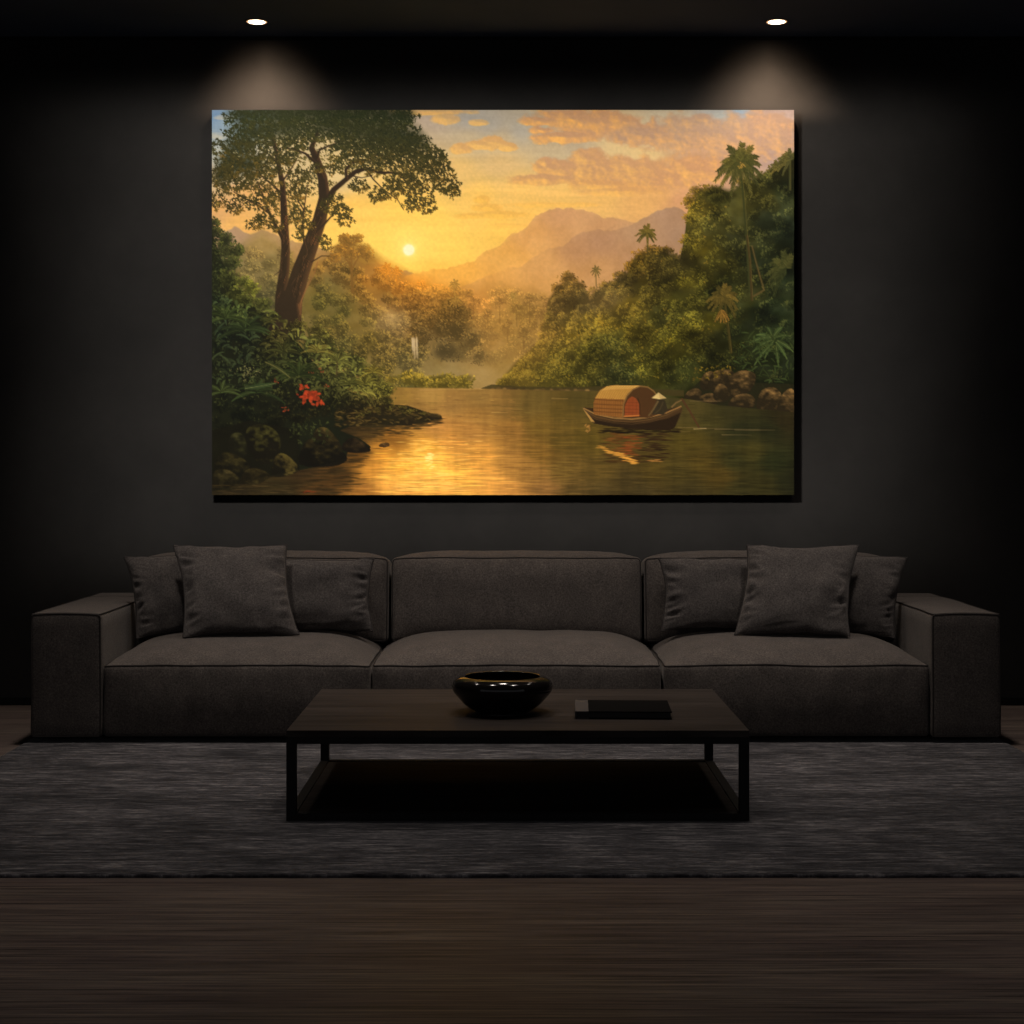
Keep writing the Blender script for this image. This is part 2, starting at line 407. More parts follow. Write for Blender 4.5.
    top = [(484, 386), (498, 380), (510, 364), (524, 350), (538, 338), (545, 318), (548, 296), (556, 284), (568, 276), (582, 284), (590, 294), (600, 284), (615, 276), (628, 268), (634, 254), (648, 248), (665, 246), (680, 255),
           (684, 236), (688, 205), (700, 188), (716, 184), (732, 186), (744, 176), (760, 172), (774, 162), (782, 154), (794, 150)]
    bot = [(484, 388), (560, 390), (600, 390), (640, 388), (680, 388), (700, 385), (794, 390)]
    m = C.under([(x, y + 5) for x, y in top], 5) * (1 - C.under([(212, 389), (590, 390), (690, 402), (800, 416)], 2)) * (C.X > 484)
    C.a += (base * .82 + (tex * 22)[..., None] - C.a) * m[..., None]
    # trunks standing free
    for pts, w in (([(574, 312), (575, 296), (573, 284)], 1.6), ([(650, 296), (649, 275), (650, 262)], 2.2), ([(664, 296), (665, 276), (668, 264)], 1.8), ([(668, 296), (669, 280), (672, 266)], 1.6)):
        C.stroke(pts, w, w * .7, (70, 52, 26))
    # separate crowns against the light
    crowns = [(568, 278, 9, 6), (560, 288, 9, 6), (577, 286, 9, 6), (568, 296, 10, 6), (583, 294, 6, 5), (596, 293, 8, 6), (606, 286, 7, 5), (620, 276, 7, 5), (616, 288, 8, 6), (640, 256, 8, 7), (632, 266, 8, 6), (652, 252, 9, 7),
              (664, 252, 9, 6), (648, 266, 11, 7), (664, 266, 11, 8), (676, 260, 8, 7), (676, 272, 8, 7), (700, 192, 11, 7), (690, 202, 8, 7), (712, 192, 11, 7), (722, 200, 10, 7), (702, 208, 13, 8), (718, 214, 10, 8), (690, 218, 7, 6),
              (700, 222, 12, 6), (688, 240, 8, 5), (695, 245, 8, 5), (745, 184, 10, 8), (762, 180, 10, 8), (775, 172, 9, 8), (788, 162, 8, 9)]
    for (x, y, rx, ry) in crowns:
        b = C.at(base, x, y)
        C.mass(x, y, rx, ry, 90, 1.05, b * .66, b * .95, b * 1.2 + A([34, 20, 0]), (-.75, -.45), .9, .75)
    forest([(x, y + 10) for x, y in top], [(x, y - 8) for x, y in bot], 520, 8.0, 1.6, 1.34, .6, (-.75, -.55), (168, 128, 38), seed=9, leafn=30)
    n3 = C.noise(24, 19, 3, 71, .5)
    n3 = np.clip((n3 - .5) * 2.4 + .5, 0, 1)
    fm = C.under([(x, y + 4) for x, y in top], 8) * (1 - C.under([(212, 388), (590, 389), (690, 400), (800, 414)], 2)) * (C.X > 484)
    far = np.clip((C.X - 520) / 160, 0, 1)
    k3 = 1 - fm * (1 - (.56 + .62 * n3)) * (.45 + .55 * far)
    C.a *= k3[..., None]
    C.a[..., 0] *= 1 - fm * .10 * far
    # sun-caught sprays of leaves
    for q in range(620):
        x = 530 + r.rand() * 205
        yt = np.interp(x, [p[0] for p in top], [p[1] for p in top]) + 12
        y = yt + (382 - yt) * r.rand()
        nn = C.at(n1, x, y)
        if nn < .46 or C.at(n3, x, y) < .45 or (x > 700 and r.rand() < .5):
            continue
        b = C.at(base, x, y)
        C.tuft(x, y, .8 + r.rand() * .7, b * 1.05 + A([38, 27, 2]) * (.3 + .8 * r.rand()), .6, 3)
    # mist between the near and the far trees
    mist = np.exp(-(((C.X - 600) / 26) ** 2 + ((C.Y - 302) / 14) ** 2))
    C.mix(mist * .3, (150, 116, 62))
    mist = np.exp(-(((C.X - 520) / 34) ** 2 + ((C.Y - 330) / 46) ** 2))
    C.mix(mist * .3, (158, 118, 52))
    # palms of the right bank
    C.palm(596, 270, 6, range(-180, 180, 40), [(596, 271), (596.4, 286)], A([104, 86, 46]), A([140, 112, 56]), .9, .9)
    C.palm(647, 233, 11, (-170, -140, -105, -75, -45, -15, 10, 40, 140, 170, 90), [(647, 233), (648, 250)], A([72, 66, 30]), A([128, 104, 42]), 1.3, .95)
    C.palm(740, 163, 25, (-176, -150, -118, -92, -64, -40, -14, 8, 34, 60, 118, 146, 168), [(740, 163), (743, 190), (747, 240), (750, 290)], A([52, 54, 28]), A([118, 104, 44]), 2.2)
    C.palm(740, 163, 17, (-160, -130, -100, -80, -50, -25, 15, 50, 90, 130, 160), None, A([44, 48, 26]), A([104, 94, 40]), 2.2)
    for q in range(14):
        C.dab(741 + r.randn() * 2.4, 166 + r.randn() * 2.4, 1.0, .8, 0, (170, 130, 56), .7)
    C.stroke([(752, 300), (750, 262), (747, 236)], 2.2, 2, (62, 50, 26), .9, .8, (112, 88, 46))
    C.stroke([(754, 296), (764, 290), (756, 262), (752, 246)], 1.8, 1.3, (92, 74, 40), .8)
    C.palm(790, 160, 13, (-176, -150, -120, -92, -60, 160, 130), [(790, 160), (790, 190)], A([62, 62, 34]), A([110, 98, 46]), 1.6)
    C.palm(778, 168, 10, (-170, -140, -110, -70, -40, 160), None, A([66, 64, 34]), A([116, 100, 46]), 1.6)
    C.palm(724, 296, 17, (-170, -145, -115, -90, -60, -35, -5, 20, 60, 110, 140, 165), [(724, 298), (727, 320), (731, 352)], A([56, 50, 22]), A([128, 102, 42]), 2.0)
    C.palm(786, 268, 22, (-170, -150, -128, -100, -80, 170, 150, 120), None, A([40, 45, 24]), A([88, 84, 40]), 1)
    C.palm(722, 310, 10, (80, 100, 120, 60, 140, 40), None, A([96, 72, 30]), A([150, 108, 44]), 1)
    for (x, y, a, l) in ((772, 338, 3.3, 22), (772, 338, 3.7, 18), (772, 336, 4.4, 14), (774, 336, 5.2, 16), (774, 338, 5.8, 18), (772, 340, 2.9, 20), (774, 340, 2.2, 16), (776, 340, .3, 18), (776, 342, .8, 16), (772, 344, 2.5, 22), (776, 346, 1.4, 16)):
        C.blade(x, y, l, 2.6, a, .35, A([50, 62, 32]) * (.9 + .35 * r.rand()), (98, 104, 54))
    for q in range(90):
        x, y = 735 + r.rand() * 58, 330 + r.rand() * 60
        C.blade(x, y, 4 + r.rand() * 6, 1.1, r.rand() * 6.28, .3, A([36, 44, 22]) * (.7 + .9 * r.rand()), (62, 68, 34), .8)
    # rocks of the right bank
    rk = [([(700, 384), (704, 374), (712, 371), (716, 378), (712, 388), (703, 390)], 1), ([(708, 388), (712, 373), (724, 369), (734, 372), (732, 384), (722, 392)], 2), ([(722, 392), (727, 380), (738, 371), (750, 371), (756, 376), (752, 388), (742, 396), (728, 397)], 3),
          ([(684, 398), (688, 391), (696, 388), (702, 392), (698, 401), (688, 402)], 4), ([(696, 402), (702, 395), (712, 393), (718, 398), (716, 404), (702, 405)], 5), ([(713, 396), (718, 384), (726, 386), (730, 398), (720, 402)], 6),
          ([(728, 404), (736, 395), (750, 394), (756, 402), (750, 408), (734, 408)], 7), ([(756, 406), (762, 390), (774, 387), (782, 396), (776, 410), (764, 412)], 8), ([(776, 410), (784, 392), (794, 390), (794, 414), (782, 414)], 9)]
    C.poly([(684, 396), (700, 380), (794, 384), (794, 414), (690, 402)], (34, 32, 18), .9)
    for pts, sd in rk:
        C.rock(pts, (38, 31, 19), (132, 100, 56), (74, 57, 32), sd)
    for q in range(40):
        x, y = 690 + r.rand() * 50, 368 + r.rand() * 12
        C.tuft(x, y - (x - 690) * .1, 1.3, A([104, 84, 26]) * (.6 + .7 * r.rand()), .8, 3)
    # far shore stones
    C.poly([(481, 388), (492, 384), (520, 386), (560, 387), (600, 386), (640, 388), (684, 390), (684, 396), (600, 392), (540, 391), (490, 390)], (62, 52, 26), .85)
    for q in range(26):
        x = 485 + r.rand() * 115
        y = 389 + (x - 485) * .022 + r.rand() * 1.5
        C.dab(x, y - 1, 2 + r.rand() * 3, 1.2 + r.rand() * 1.2, 0, A([112, 86, 46]) * (.55 + .7 * r.rand()), .85)
    # ------------------------------------------------------------ water
    wat = C.field([
        (300, 470, 46, 34, 18), (340, 475, 58, 40, 18), (280, 490, 40, 34, 18), (320, 490, 70, 48, 22), (230, 492, 34, 28, 16), (355, 455, 88, 58, 22), (365, 490, 150, 100, 42), (370, 470, 190, 128, 48), (385, 450, 206, 138, 48),
        (345, 430, 44, 34, 18), (370, 430, 70, 52, 24), (390, 440, 130, 86, 32), (385, 480, 232, 164, 70), (420, 480, 240, 172, 76), (430, 462, 250, 184, 74), (428, 450, 232, 164, 60), (400, 465, 238, 168, 64), (460, 475, 236, 166, 68), (450, 490, 222, 156, 70), (400, 492, 214, 148, 66),
        (490, 480, 226, 158, 70), (510, 490, 200, 138, 64), (480, 455, 214, 148, 62), (450, 440, 190, 130, 56), (440, 425, 176, 122, 58), (470, 430, 166, 116, 54), (400, 398, 142, 108, 48), (430, 395, 160, 122, 60), (450, 405, 146, 108, 54), (420, 408, 140, 104, 50),
        (480, 395, 140, 106, 52), (500, 405, 126, 94, 44), (480, 415, 144, 104, 48), (510, 430, 136, 96, 42), (510, 460, 150, 106, 48), (530, 475, 134, 96, 44), (545, 490, 130, 92, 46), (540, 450, 116, 84, 34), (530, 405, 96, 76, 34), (540, 395, 90, 72, 32), (540, 425, 100, 76, 30),
        (560, 410, 88, 70, 28), (560, 440, 92, 72, 28), (565, 470, 96, 74, 32), (575, 490, 88, 68, 32), (580, 400, 72, 60, 26), (590, 440, 82, 66, 24), (600, 470, 84, 66, 28), (600, 490, 72, 58, 28), (630, 480, 62, 50, 24), (640, 492, 58, 48, 24),
        (650, 470, 70, 56, 22), (690, 440, 72, 60, 22), (680, 470, 62, 52, 22), (700, 460, 72, 58, 22), (690, 490, 54, 46, 22), (710, 420, 58, 52, 24), (740, 430, 38, 38, 20), (730, 410, 48, 44, 22), (735, 460, 44, 42, 20), (750, 450, 58, 52, 22), (720, 475, 66, 52, 20), (770, 430, 34, 34, 18),
        (785, 420, 40, 34, 18), (775, 460, 34, 36, 18), (790, 480, 30, 30, 16), (760, 485, 44, 40, 18), (740, 490, 46, 42, 20), (690, 410, 70, 60, 28), (660, 400, 60, 54, 28)], 3.6, 7)
    wl = np.interp(C.X[0], [212, 390, 482, 600, 690, 720, 794], [387, 387, 388.5, 391, 399, 405, 412])
    m = np.clip((C.Y - wl[None, :]) * 1.2 + .5, 0, 1)
    rip = C.noise(24, 1.7, 3, 51) - .5
    rip2 = C.noise(60, 4, 3, 52) - .5
    ver = C.noise(7, 90, 3, 53) - .5
    amp = (.25 + .75 * np.clip((C.Y - 390) / 80, 0, 1))
    f = wat * (1 + rip * .42 * amp + rip2 * .3 * amp + ver * .26 * (C.X > 500) + ver * .18 * (C.X <= 500))[..., None]
    C.a += (f - C.a) * m[..., None]
    # ripples: long thin strokes
    for q in range(2100):
        x, y = 300 + r.rand() * 494, 392 + r.rand() ** .8 * 102
        if y < np.interp(x, [212, 600, 690, 794], [390, 393, 402, 414]):
            continue
        b = C.at(wat, x, y)
        lum = b.mean()
        k = (.72 + .62 * r.rand())
        c = b * k + (A([30, 22, 10]) if (lum > 120 and r.rand() < .3) else 0)
        p = (y - 388) / 107
        C.dab(x, y, (3 + 10 * r.rand()) * (.5 + p), .35 + .55 * p * r.rand(), (r.rand() - .5) * .06, np.clip(c, 0, 255), .55, 1.6)
    for q in range(150):                                    # sun glitter
        x, y = 428 + r.randn() * 20, 440 + r.rand() * 50
        C.dab(x, y, 3 + 7 * r.rand(), .5, 0, (255, 208, 104), .5)
    for q in range(26):
        C.dab(430 + r.randn() * 1.8, 452 + r.rand() * 16, 2.5, .7, 0, (255, 232, 140), .6)
    for (x, y, l) in ((470, 388.5, 12), (455, 389, 16), (430, 389.5, 10), (478, 421, 14), (455, 437, 20), (490, 435, 16), (500, 412, 8), (560, 398, 8)):
        C.stroke([(x - l, y), (x + l, y + .3)], .7, .3, (206, 160, 92), .45)
    for (x0, x1, y) in ((678, 700, 427), (700, 730, 428), (715, 760, 428.8), (735, 775, 429.4), (722, 752, 434.4), (668, 690, 431), (690, 720, 400.5)):
        C.stroke([(x0, y), (x1, y + .4)], .7, .3, (136, 112, 70), .5)
    # ------------------------------------------------------------ boat
    # reflection first
    for q in range(260):
        y = 428 + r.rand() * 34
        t = (y - 428) / 34
        x = 598 + r.rand() * (82 - 18 * t)
        if x < 600 + 8 * t:
            continue
        if 606 < x < 624 and t < .75:
            c = A([92, 56, 24])
        elif 622 < x < 640 and .12 < t < .8:
            c = A([116, 56, 24])
        elif x > 640:
            c = A([44, 30, 16])
        else:
            c = A([60, 40, 18])
        if t < .14:
            c = A([26, 18, 10])
        C.dab(x, y, 4 + r.rand() * 4, .7, 0, c * (.75 + .5 * r.rand()), .75)
    for q in range(40):
        t = r.rand()
        C.dab(602 + t * 34 + r.randn() * 2, 447 + t * 15 + r.randn() * 1.1, 4 + 3 * r.rand(), .6, .1, A([214, 148, 58]) * (.8 + .3 * r.rand()), .8)
    for q in range(10):
        C.dab(648 + r.rand() * 14, 459 + r.rand() * 3, 4, .5, 0, (168, 116, 54), .6)
    for q in range(12):
        C.dab(585 + r.rand() * 5, 424 + r.rand() * 8, 1.8, .7, -.9, (164, 116, 56), .7)
    hull = [(583, 407), (586, 410), (596, 414), (612, 417.5), (630, 419), (648, 417), (664, 413.5), (674, 409.5), (680.5, 405.5), (682.5, 409), (680, 417), (675, 427), (670, 430), (640, 429), (610, 426), (594, 423), (588, 417)]
    inside = [(583, 407), (592, 407.5), (600, 409), (640, 414), (664, 410), (680, 405.5), (672, 412), (648, 418), (626, 419), (600, 415.5), (588, 411.5)]
    C.poly(hull, (62, 44, 24))
    C.poly([(588, 417), (594, 418.5), (615, 422), (645, 422.5), (668, 418), (681, 412), (675, 427), (670, 430), (640, 429), (610, 426), (594, 423)], (34, 24, 14), .85)
    C.poly(inside, (50, 34, 18))
    C.poly([(583, 408), (588, 413), (595, 422), (591, 421), (586, 413)], (176, 132, 68), .9)
    for off, c, w in ((0, (150, 112, 62), 1.3), (2.6, (92, 66, 36), .9), (5, (70, 50, 28), .8)):
        C.stroke([(584 + off * .8, 408 + off), (596, 414 + off), (614, 417.6 + off), (632, 418.8 + off), (650, 416.6 + off), (666, 412.6 + off * .9), (681 - off * .3, 406 + off * .8)], w, w, c, .9, .7)
    # woven cabin
    C.poly([(593.5, 414), (593.5, 403), (596, 396), (601, 389.5), (607, 386.2), (614, 385.2), (640, 385.4), (634, 388), (627, 394), (623.5, 403), (622.5, 417.5)], (128, 82, 36))
    C.poly([(595, 398), (600, 390.5), (607, 386), (614, 385), (641, 385.2), (634, 388), (628, 393), (624.5, 399), (610, 398.5)], (176, 128, 56))
    C.poly([(600, 390.5), (607, 386.2), (616, 385), (641, 385.3), (632, 388.5), (614, 389)], (206, 160, 80), .7)
    for q in range(13):
        x = 595 + q * 2.3
        C.stroke([(x, 415), (x + .2, 399), (x + 3.4 + q * .15, 391), (x + 9 + q * .2, 386)], .6, .5, (96, 58, 26), .4, .7)
    for y in (399, 403.5, 407.5, 411):
        C.stroke([(594, y), (608, y + .8), (623, y + 1.4)], .9, .9, (84, 48, 22), .7, .7)
    C.poly([(623, 417.5), (624, 404), (627.5, 395), (633, 389), (640, 386), (647, 386.5), (653, 390), (657, 397), (658, 414), (650, 417)], (70, 46, 24))
    C.poly([(624.5, 416.5), (625, 405), (628, 399), (632, 396), (636, 398), (639, 403), (640, 416)], (128, 62, 30))
    for y in (402, 405, 408.5, 412):
        C.stroke([(625, y), (640, y + .4)], .6, .6, (96, 44, 22), .6)
    for x in (629, 633, 636.5):
        C.stroke([(x, 398), (x - .3, 415)], .5, .5, (104, 46, 22), .5)
    C.stroke([(624, 416), (640, 415)], 1.3, 1, (196, 122, 54), .8)
    C.stroke([(640, 416), (640, 404), (638, 398)], .8, .8, (50, 30, 16))
    C.stroke([(623, 417), (623.6, 404), (627, 395.5), (633, 389), (640.5, 385.8), (648, 386.8), (653.5, 390.5), (656.5, 394.5)], 1.4, 1.2, (120, 88, 46), .95, .7)
    C.stroke([(682, 399), (690, 411), (699, 427)], 1.8, 1.5, (60, 40, 24))
    # boatman under his straw hat, bent over the oar
    C.poly([(652, 414), (655, 405), (657, 399), (661, 397.5), (665, 400), (668, 410), (664, 414)], (48, 40, 26))
    C.stroke([(658, 401), (653.5, 409), (649, 415)], 1.8, 1.2, (98, 78, 46), .95)
    C.stroke([(663, 402), (660, 409), (655, 413)], 1.4, 1.0, (66, 54, 32), .9)
    C.dab(658.5, 398.4, 1.6, 1.5, 0, (60, 40, 24))
    C.poly([(651.5, 397.6), (655, 395.2), (658.6, 392.2), (662.5, 395), (666.3, 397.8), (659, 398.8)], (206, 176, 112))
    C.poly([(658.6, 392.2), (662.5, 395), (666.3, 397.8), (660, 398.6)], (166, 136, 84), .7)
    C.stroke([(672, 406.5), (676, 402.5), (682, 399.5)], 1.5, 1.1, (112, 86, 50))
    C.stroke([(682, 398.5), (690, 411), (699, 427)], 1.6, 1.3, (74, 48, 28))
    C.stroke([(694, 428.5), (706, 428)], 1, .6, (170, 144, 96), .7)
    # ------------------------------------------------------------ left bank: earth, ferns, boulders
    base = C.field([
        (214, 228, 40, 42, 24), (222, 245, 44, 48, 26), (235, 255, 52, 54, 28), (220, 270, 40, 46, 26), (238, 285, 66, 68, 30), (250, 290, 84, 84, 32), (220, 300, 34, 42, 26), (240, 310, 48, 56, 28), (262, 305, 58, 60, 28), (225, 330, 26, 34, 24), (250, 335, 34, 42, 26),
        (280, 330, 62, 58, 26), (275, 345, 50, 46, 22), (310, 320, 76, 66, 30), (320, 335, 84, 78, 34), (300, 350, 46, 52, 26), (330, 350, 62, 62, 28), (345, 360, 66, 66, 30), (240, 360, 32, 38, 24), (260, 370, 40, 44, 24), (220, 385, 34, 40, 24), (285, 372, 40, 44, 22), (310, 375, 50, 52, 26),
        (345, 380, 54, 54, 26), (370, 380, 76, 72, 30), (385, 390, 82, 76, 30), (330, 400, 46, 46, 22), (300, 405, 36, 36, 20), (250, 410, 26, 30, 18), (225, 420, 32, 34, 20), (280, 425, 34, 34, 18), (320, 420, 48, 42, 20), (370, 410, 66, 54, 26), (410, 412, 58, 46, 22), (350, 415, 46, 38, 20),
        (225, 450, 36, 34, 18), (260, 450, 34, 30, 16), (300, 450, 34, 28, 14), (230, 480, 30, 26, 14), (270, 475, 28, 24, 12), (380, 420, 40, 32, 16)], 3.4, 7)
    shore = [(212, 490), (240, 486), (258, 478), (275, 474), (298, 470), (318, 466), (346, 458), (348, 452), (370, 450), (371, 446), (360, 438), (340, 430), (350, 426), (380, 424), (402, 425), (425, 422), (442, 418), (440, 415), (425, 411), (408, 406), (392, 404), (375, 398), (352, 392), (330, 378), (312, 360), (300, 345), (290, 336), (276, 326), (264, 312), (250, 300), (238, 286), (226, 270), (218, 250), (214, 236), (212, 225)]
    # reflection under the bank
    for q in range(420):
        x, y = 212 + r.rand() * 165, 440 + r.rand() * 54
        if x > 372 - (y - 448) * .55 + r.randn() * 7 or y < np.interp(x, [212, 300, 370], [482, 466, 447]):
            continue
        C.dab(x, y, 4 + 6 * r.rand(), .8, 0, A([44, 34, 17]) * (.7 + .6 * r.rand()), .6)
    for q in range(260):
        x = 340 + r.rand() * 100
        y = np.interp(x, [340, 400, 440], [425, 423, 418]) + abs(r.randn()) * np.interp(x, [340, 380, 440], [13, 8, 2.5])
        C.dab(x, y, 3 + 5 * r.rand(), .6, 0, A([50, 38, 19]) * (.7 + .6 * r.rand()), .6)
    C.poly(shore, (30, 32, 18))
    # great tree: limbs behind the leaves
    bark, barkl = A([44, 34, 24]), A([92, 62, 38])
    limbs = [
        ([(281, 320), (281, 296), (285, 270), (286, 250), (285, 225), (284, 205), (283, 185), (279, 165), (275, 145), (268, 128)], 12, 2.5),
        ([(290, 330), (293, 300), (301, 272), (311, 245), (320, 220), (325, 198), (323, 178), (317, 160), (312, 148), (318, 132)], 22, 3.4),
        ([(326, 204), (334, 190), (346, 180), (356, 172), (366, 169), (382, 173), (398, 173), (412, 176)], 6.5, 1.2),
        ([(347, 180), (346, 170), (352, 163), (366, 161), (378, 155), (392, 158)], 3.2, 1),
        ([(323, 178), (318, 165), (306, 154), (296, 150), (286, 148)], 3.5, 1), ([(317, 160), (320, 150), (330, 146), (345, 140)], 2.6, 1), ([(283, 238), (274, 222), (266, 205), (262, 192), (258, 182)], 4, 1),
        ([(268, 212), (256, 204), (244, 198), (234, 192)], 2.4, .8), ([(283, 195), (274, 186), (264, 178), (256, 170)], 2.6, .8), ([(284, 180), (291, 170), (297, 160)], 2, .8), ([(307, 252), (304, 240), (303, 222), (305, 205), (308, 185)], 2.6, .8),
        ([(317, 232), (325, 224), (332, 216), (338, 208)], 2.8, .8), ([(366, 169), (374, 180), (384, 190), (398, 200), (404, 210)], 1.6, .6), ([(352, 176), (362, 178), (372, 176)], 1.2, .6), ([(398, 173), (408, 184), (416, 196)], 1.2, .6), ([(279, 165), (270, 155), (262, 150)], 2, .7),
        ([(304, 210), (298, 200), (296, 190)], 1.4, .6), ([(262, 205), (250, 200), (240, 208)], 1.2, .6), ([(312, 262), (322, 256), (330, 256)], 1.4, .6)]

    def leaf_cluster(x, y, rx, ry, n, dark, light, gold, al=.9):
        th = r.rand(n) * 6.283
        rr = r.rand(n) ** .55 * (1 + .18 * np.sin(th * 6 + x))
        t = .25 + .42 * rr * np.maximum(0, np.sin(th) + .35 * np.cos(th)) + (r.rand(n) - .5) * .5
        for i in np.argsort(t):
            px, py = x + np.cos(th[i]) * rr[i] * rx, y + np.sin(th[i]) * rr[i] * ry
            c = C.ramp(dark, light, gold, t[i])
            C.tuft(px, py, 1.05 + r.rand() * .7, c, al, 3, th[i] + (r.rand() - .5) * 1.8)
    dk, md, gd = A([33, 38, 22]), A([62, 60, 26]), A([140, 104, 40])
    # back leaves
    back = [(268, 150, 40, 24), (320, 148, 36, 18), (365, 158, 34, 18), (400, 160, 34, 24), (250, 180, 28, 14), (310, 185, 22, 14), (285, 200, 16, 14), (300, 215, 12, 12), (345, 165, 14, 10)]
    for e in back:
        leaf_cluster(*e, int(e[2] * e[3] * .6), A([42, 44, 24]), A([74, 67, 28]), A([138, 106, 44]), .8)
    for pts, w0, w1 in limbs:
        C.stroke(pts, w0, w1, bark, 1, .9, barkl)
    # bark: streaks and warm edges on the two trunks
    for q in range(240):
        t = r.rand()
        if r.rand() < .62:
            x, y = np.interp(t, [0, .25, .5, .75, 1], [291, 293, 301, 311, 322]), 330 - t * 118
            w = 7 * (1 - .5 * t)
        else:
            x, y = np.interp(t, [0, .3, .6, 1], [281, 281, 285.5, 285]), 320 - t * 120
            w = 4.6 * (1 - .45 * t)
        u = r.randn() * .45
        c = A([34, 26, 18]) if r.rand() < .5 else (A([128, 78, 44]) if u > .25 else A([84, 58, 36]))
        C.dab(x + u * w, y, 2 + 4 * r.rand(), .45, -1.25 + r.randn() * .12, c, .6)
    for pts in ([(318, 262), (314, 275), (306, 290), (300, 305), (297, 325)], [(313, 270), (308, 285), (302, 300), (300, 318)]):
        C.stroke(pts, 1.1, .8, (132, 88, 52), .8)
    C.poly([(262, 338), (272, 322), (277, 304), (283, 290), (290, 292), (297, 300), (301, 318), (307, 340)], bark)
    C.stroke([(272, 330), (280, 312), (281, 300)], 5, 6, bark, .9)
    C.stroke([(300, 336), (297, 318), (295, 306)], 5, 8, bark, .9, .9, barkl)
    C.stroke([(274, 276), (279, 272), (282, 268)], .8, 1, (52, 42, 28), .8)
    # the crown
    crown = [(245, 118, 22, 9), (275, 117, 34, 10), (310, 116, 40, 9), (350, 117, 40, 10), (385, 118, 28, 10), (405, 119, 13, 8), (252, 134, 26, 13), (285, 132, 30, 12), (330, 130, 34, 11), (365, 135, 34, 14), (395, 138, 28, 16), (414, 146, 18, 12), (238, 150, 16, 10), (232, 165, 16, 12),
             (246, 168, 22, 10), (222, 178, 11, 11), (262, 152, 22, 12), (258, 182, 22, 9), (220, 148, 9, 8), (232, 186, 14, 9), (218, 200, 8, 9), (300, 144, 14, 7), (350, 146, 20, 8), (378, 150, 24, 12), (405, 160, 24, 14), (428, 160, 20, 11), (438, 158, 9, 8), (440, 172, 14, 12), (424, 178, 18, 12),
             (448, 186, 12, 8), (404, 184, 16, 11), (390, 190, 13, 10), (378, 196, 9, 6), (420, 196, 15, 11), (428, 208, 8, 6), (412, 205, 9, 6), (360, 186, 9, 7), (452, 192, 8, 6), (374, 166, 14, 6), (355, 158, 12, 6), (275, 168, 16, 8), (244, 203, 15, 7), (262, 205, 14, 6), (235, 209, 8, 5), (268, 196, 12, 7),
             (256, 224, 9, 6), (266, 219, 10, 6), (276, 226, 8, 5), (300, 176, 11, 8), (298, 192, 10, 7), (305, 225, 9, 6), (296, 216, 8, 6), (330, 206, 10, 7), (342, 212, 10, 7), (346, 220, 8, 5), (336, 198, 7, 4), (324, 240, 7, 4), (332, 170, 8, 5), (326, 246, 5, 4), (290, 158, 9, 6), (316, 168, 8, 5), (300, 236, 7, 4)]
    for e in crown[:16]:
        C.dab(e[0], e[1] - 3, e[2] * 1.0, e[3] * 1.15, 0, (33, 38, 23), .8, 1.2)
    for e in crown:
        up = np.clip((175 - e[1]) / 60, 0, 1)
        d = dk * up + A([36, 37, 20]) * (1 - up)
        m_ = A([42, 48, 26]) * up + A([66, 58, 26]) * (1 - up)
        g_ = A([74, 72, 32]) * up + A([160, 112, 42]) * (1 - up)
        leaf_cluster(*e, int(e[2] * e[3] * (.95 if e[2] > 12 else 1.35)), d, m_, g_)
    for q in range(130):                                    # chinks of sky
        e = crown[r.randint(len(crown))]
        x, y = e[0] + r.randn() * e[2] * .45, e[1] + abs(r.randn()) * e[3] * .5
        if y < 128 and r.rand() < .8:
            continue
        C.dab(x, y, .7 + r.rand() * .8, .5, r.rand() * 3, (A([214, 176, 92]) if y > 160 else A([176, 164, 120])), .65)
    # bush at the picture's left edge
    for (x, y, rx, ry) in ((214, 224, 6, 6), (216, 232, 8, 5), (226, 240, 10, 8), (218, 252, 12, 10), (232, 252, 9, 8), (240, 250, 4, 5), (224, 266, 14, 8), (234, 262, 8, 6), (216, 280, 9, 10), (230, 278, 10, 8), (244, 284, 9, 7), (252, 288, 8, 6), (236, 294, 10, 8), (218, 300, 10, 10), (248, 300, 12, 7), (264, 304, 8, 6)):
        b = C.at(base, x, y)
        C.mass(x, y, rx, ry, 80, 1.35, b * .68, b * 1.1, b * 1.5 + A([30, 26, 4]), (.6, -.5), .9, .8)
    for q in range(300):
        e = r.rand()
        x = 214 + e * 175
        yt = np.interp(x, [212, 250, 280, 312, 335, 365, 385, 400], [300, 300, 322, 324, 340, 366, 384, 404])
        yb = np.interp(x, [212, 260, 300, 340, 400], [440, 430, 425, 420, 408])
        y = yt + (yb - yt) * r.rand()
        b = C.at(base, x, y) * (.8 + .4 * r.rand())
        C.mass(x, y, 5 + 4 * r.rand(), 4 + 2 * r.rand(), 26, 1.05, b * .55, b * 1.0, b * 1.45 + A([18, 16, 2]), (.5, -.7), .85, .45)
    # long leaves and ferns
    for q in range(330):
        x = 213 + r.rand() * 160
        y = np.interp(x, [212, 250, 312, 365, 385], [300, 302, 334, 372, 392]) + r.rand() * 95 * (1 - (x - 213) / 230)
        b = C.at(base, x, y)
        k = .7 + 1.2 * r.rand()
        C.blade(x, y, 6 + r.rand() * 11, 1.0 + r.rand() * 1.3, -1.57 + r.randn() * 1.0, .6, b * k, np.minimum(b * k * 1.35 + A([14, 14, 2]), 190), .8)
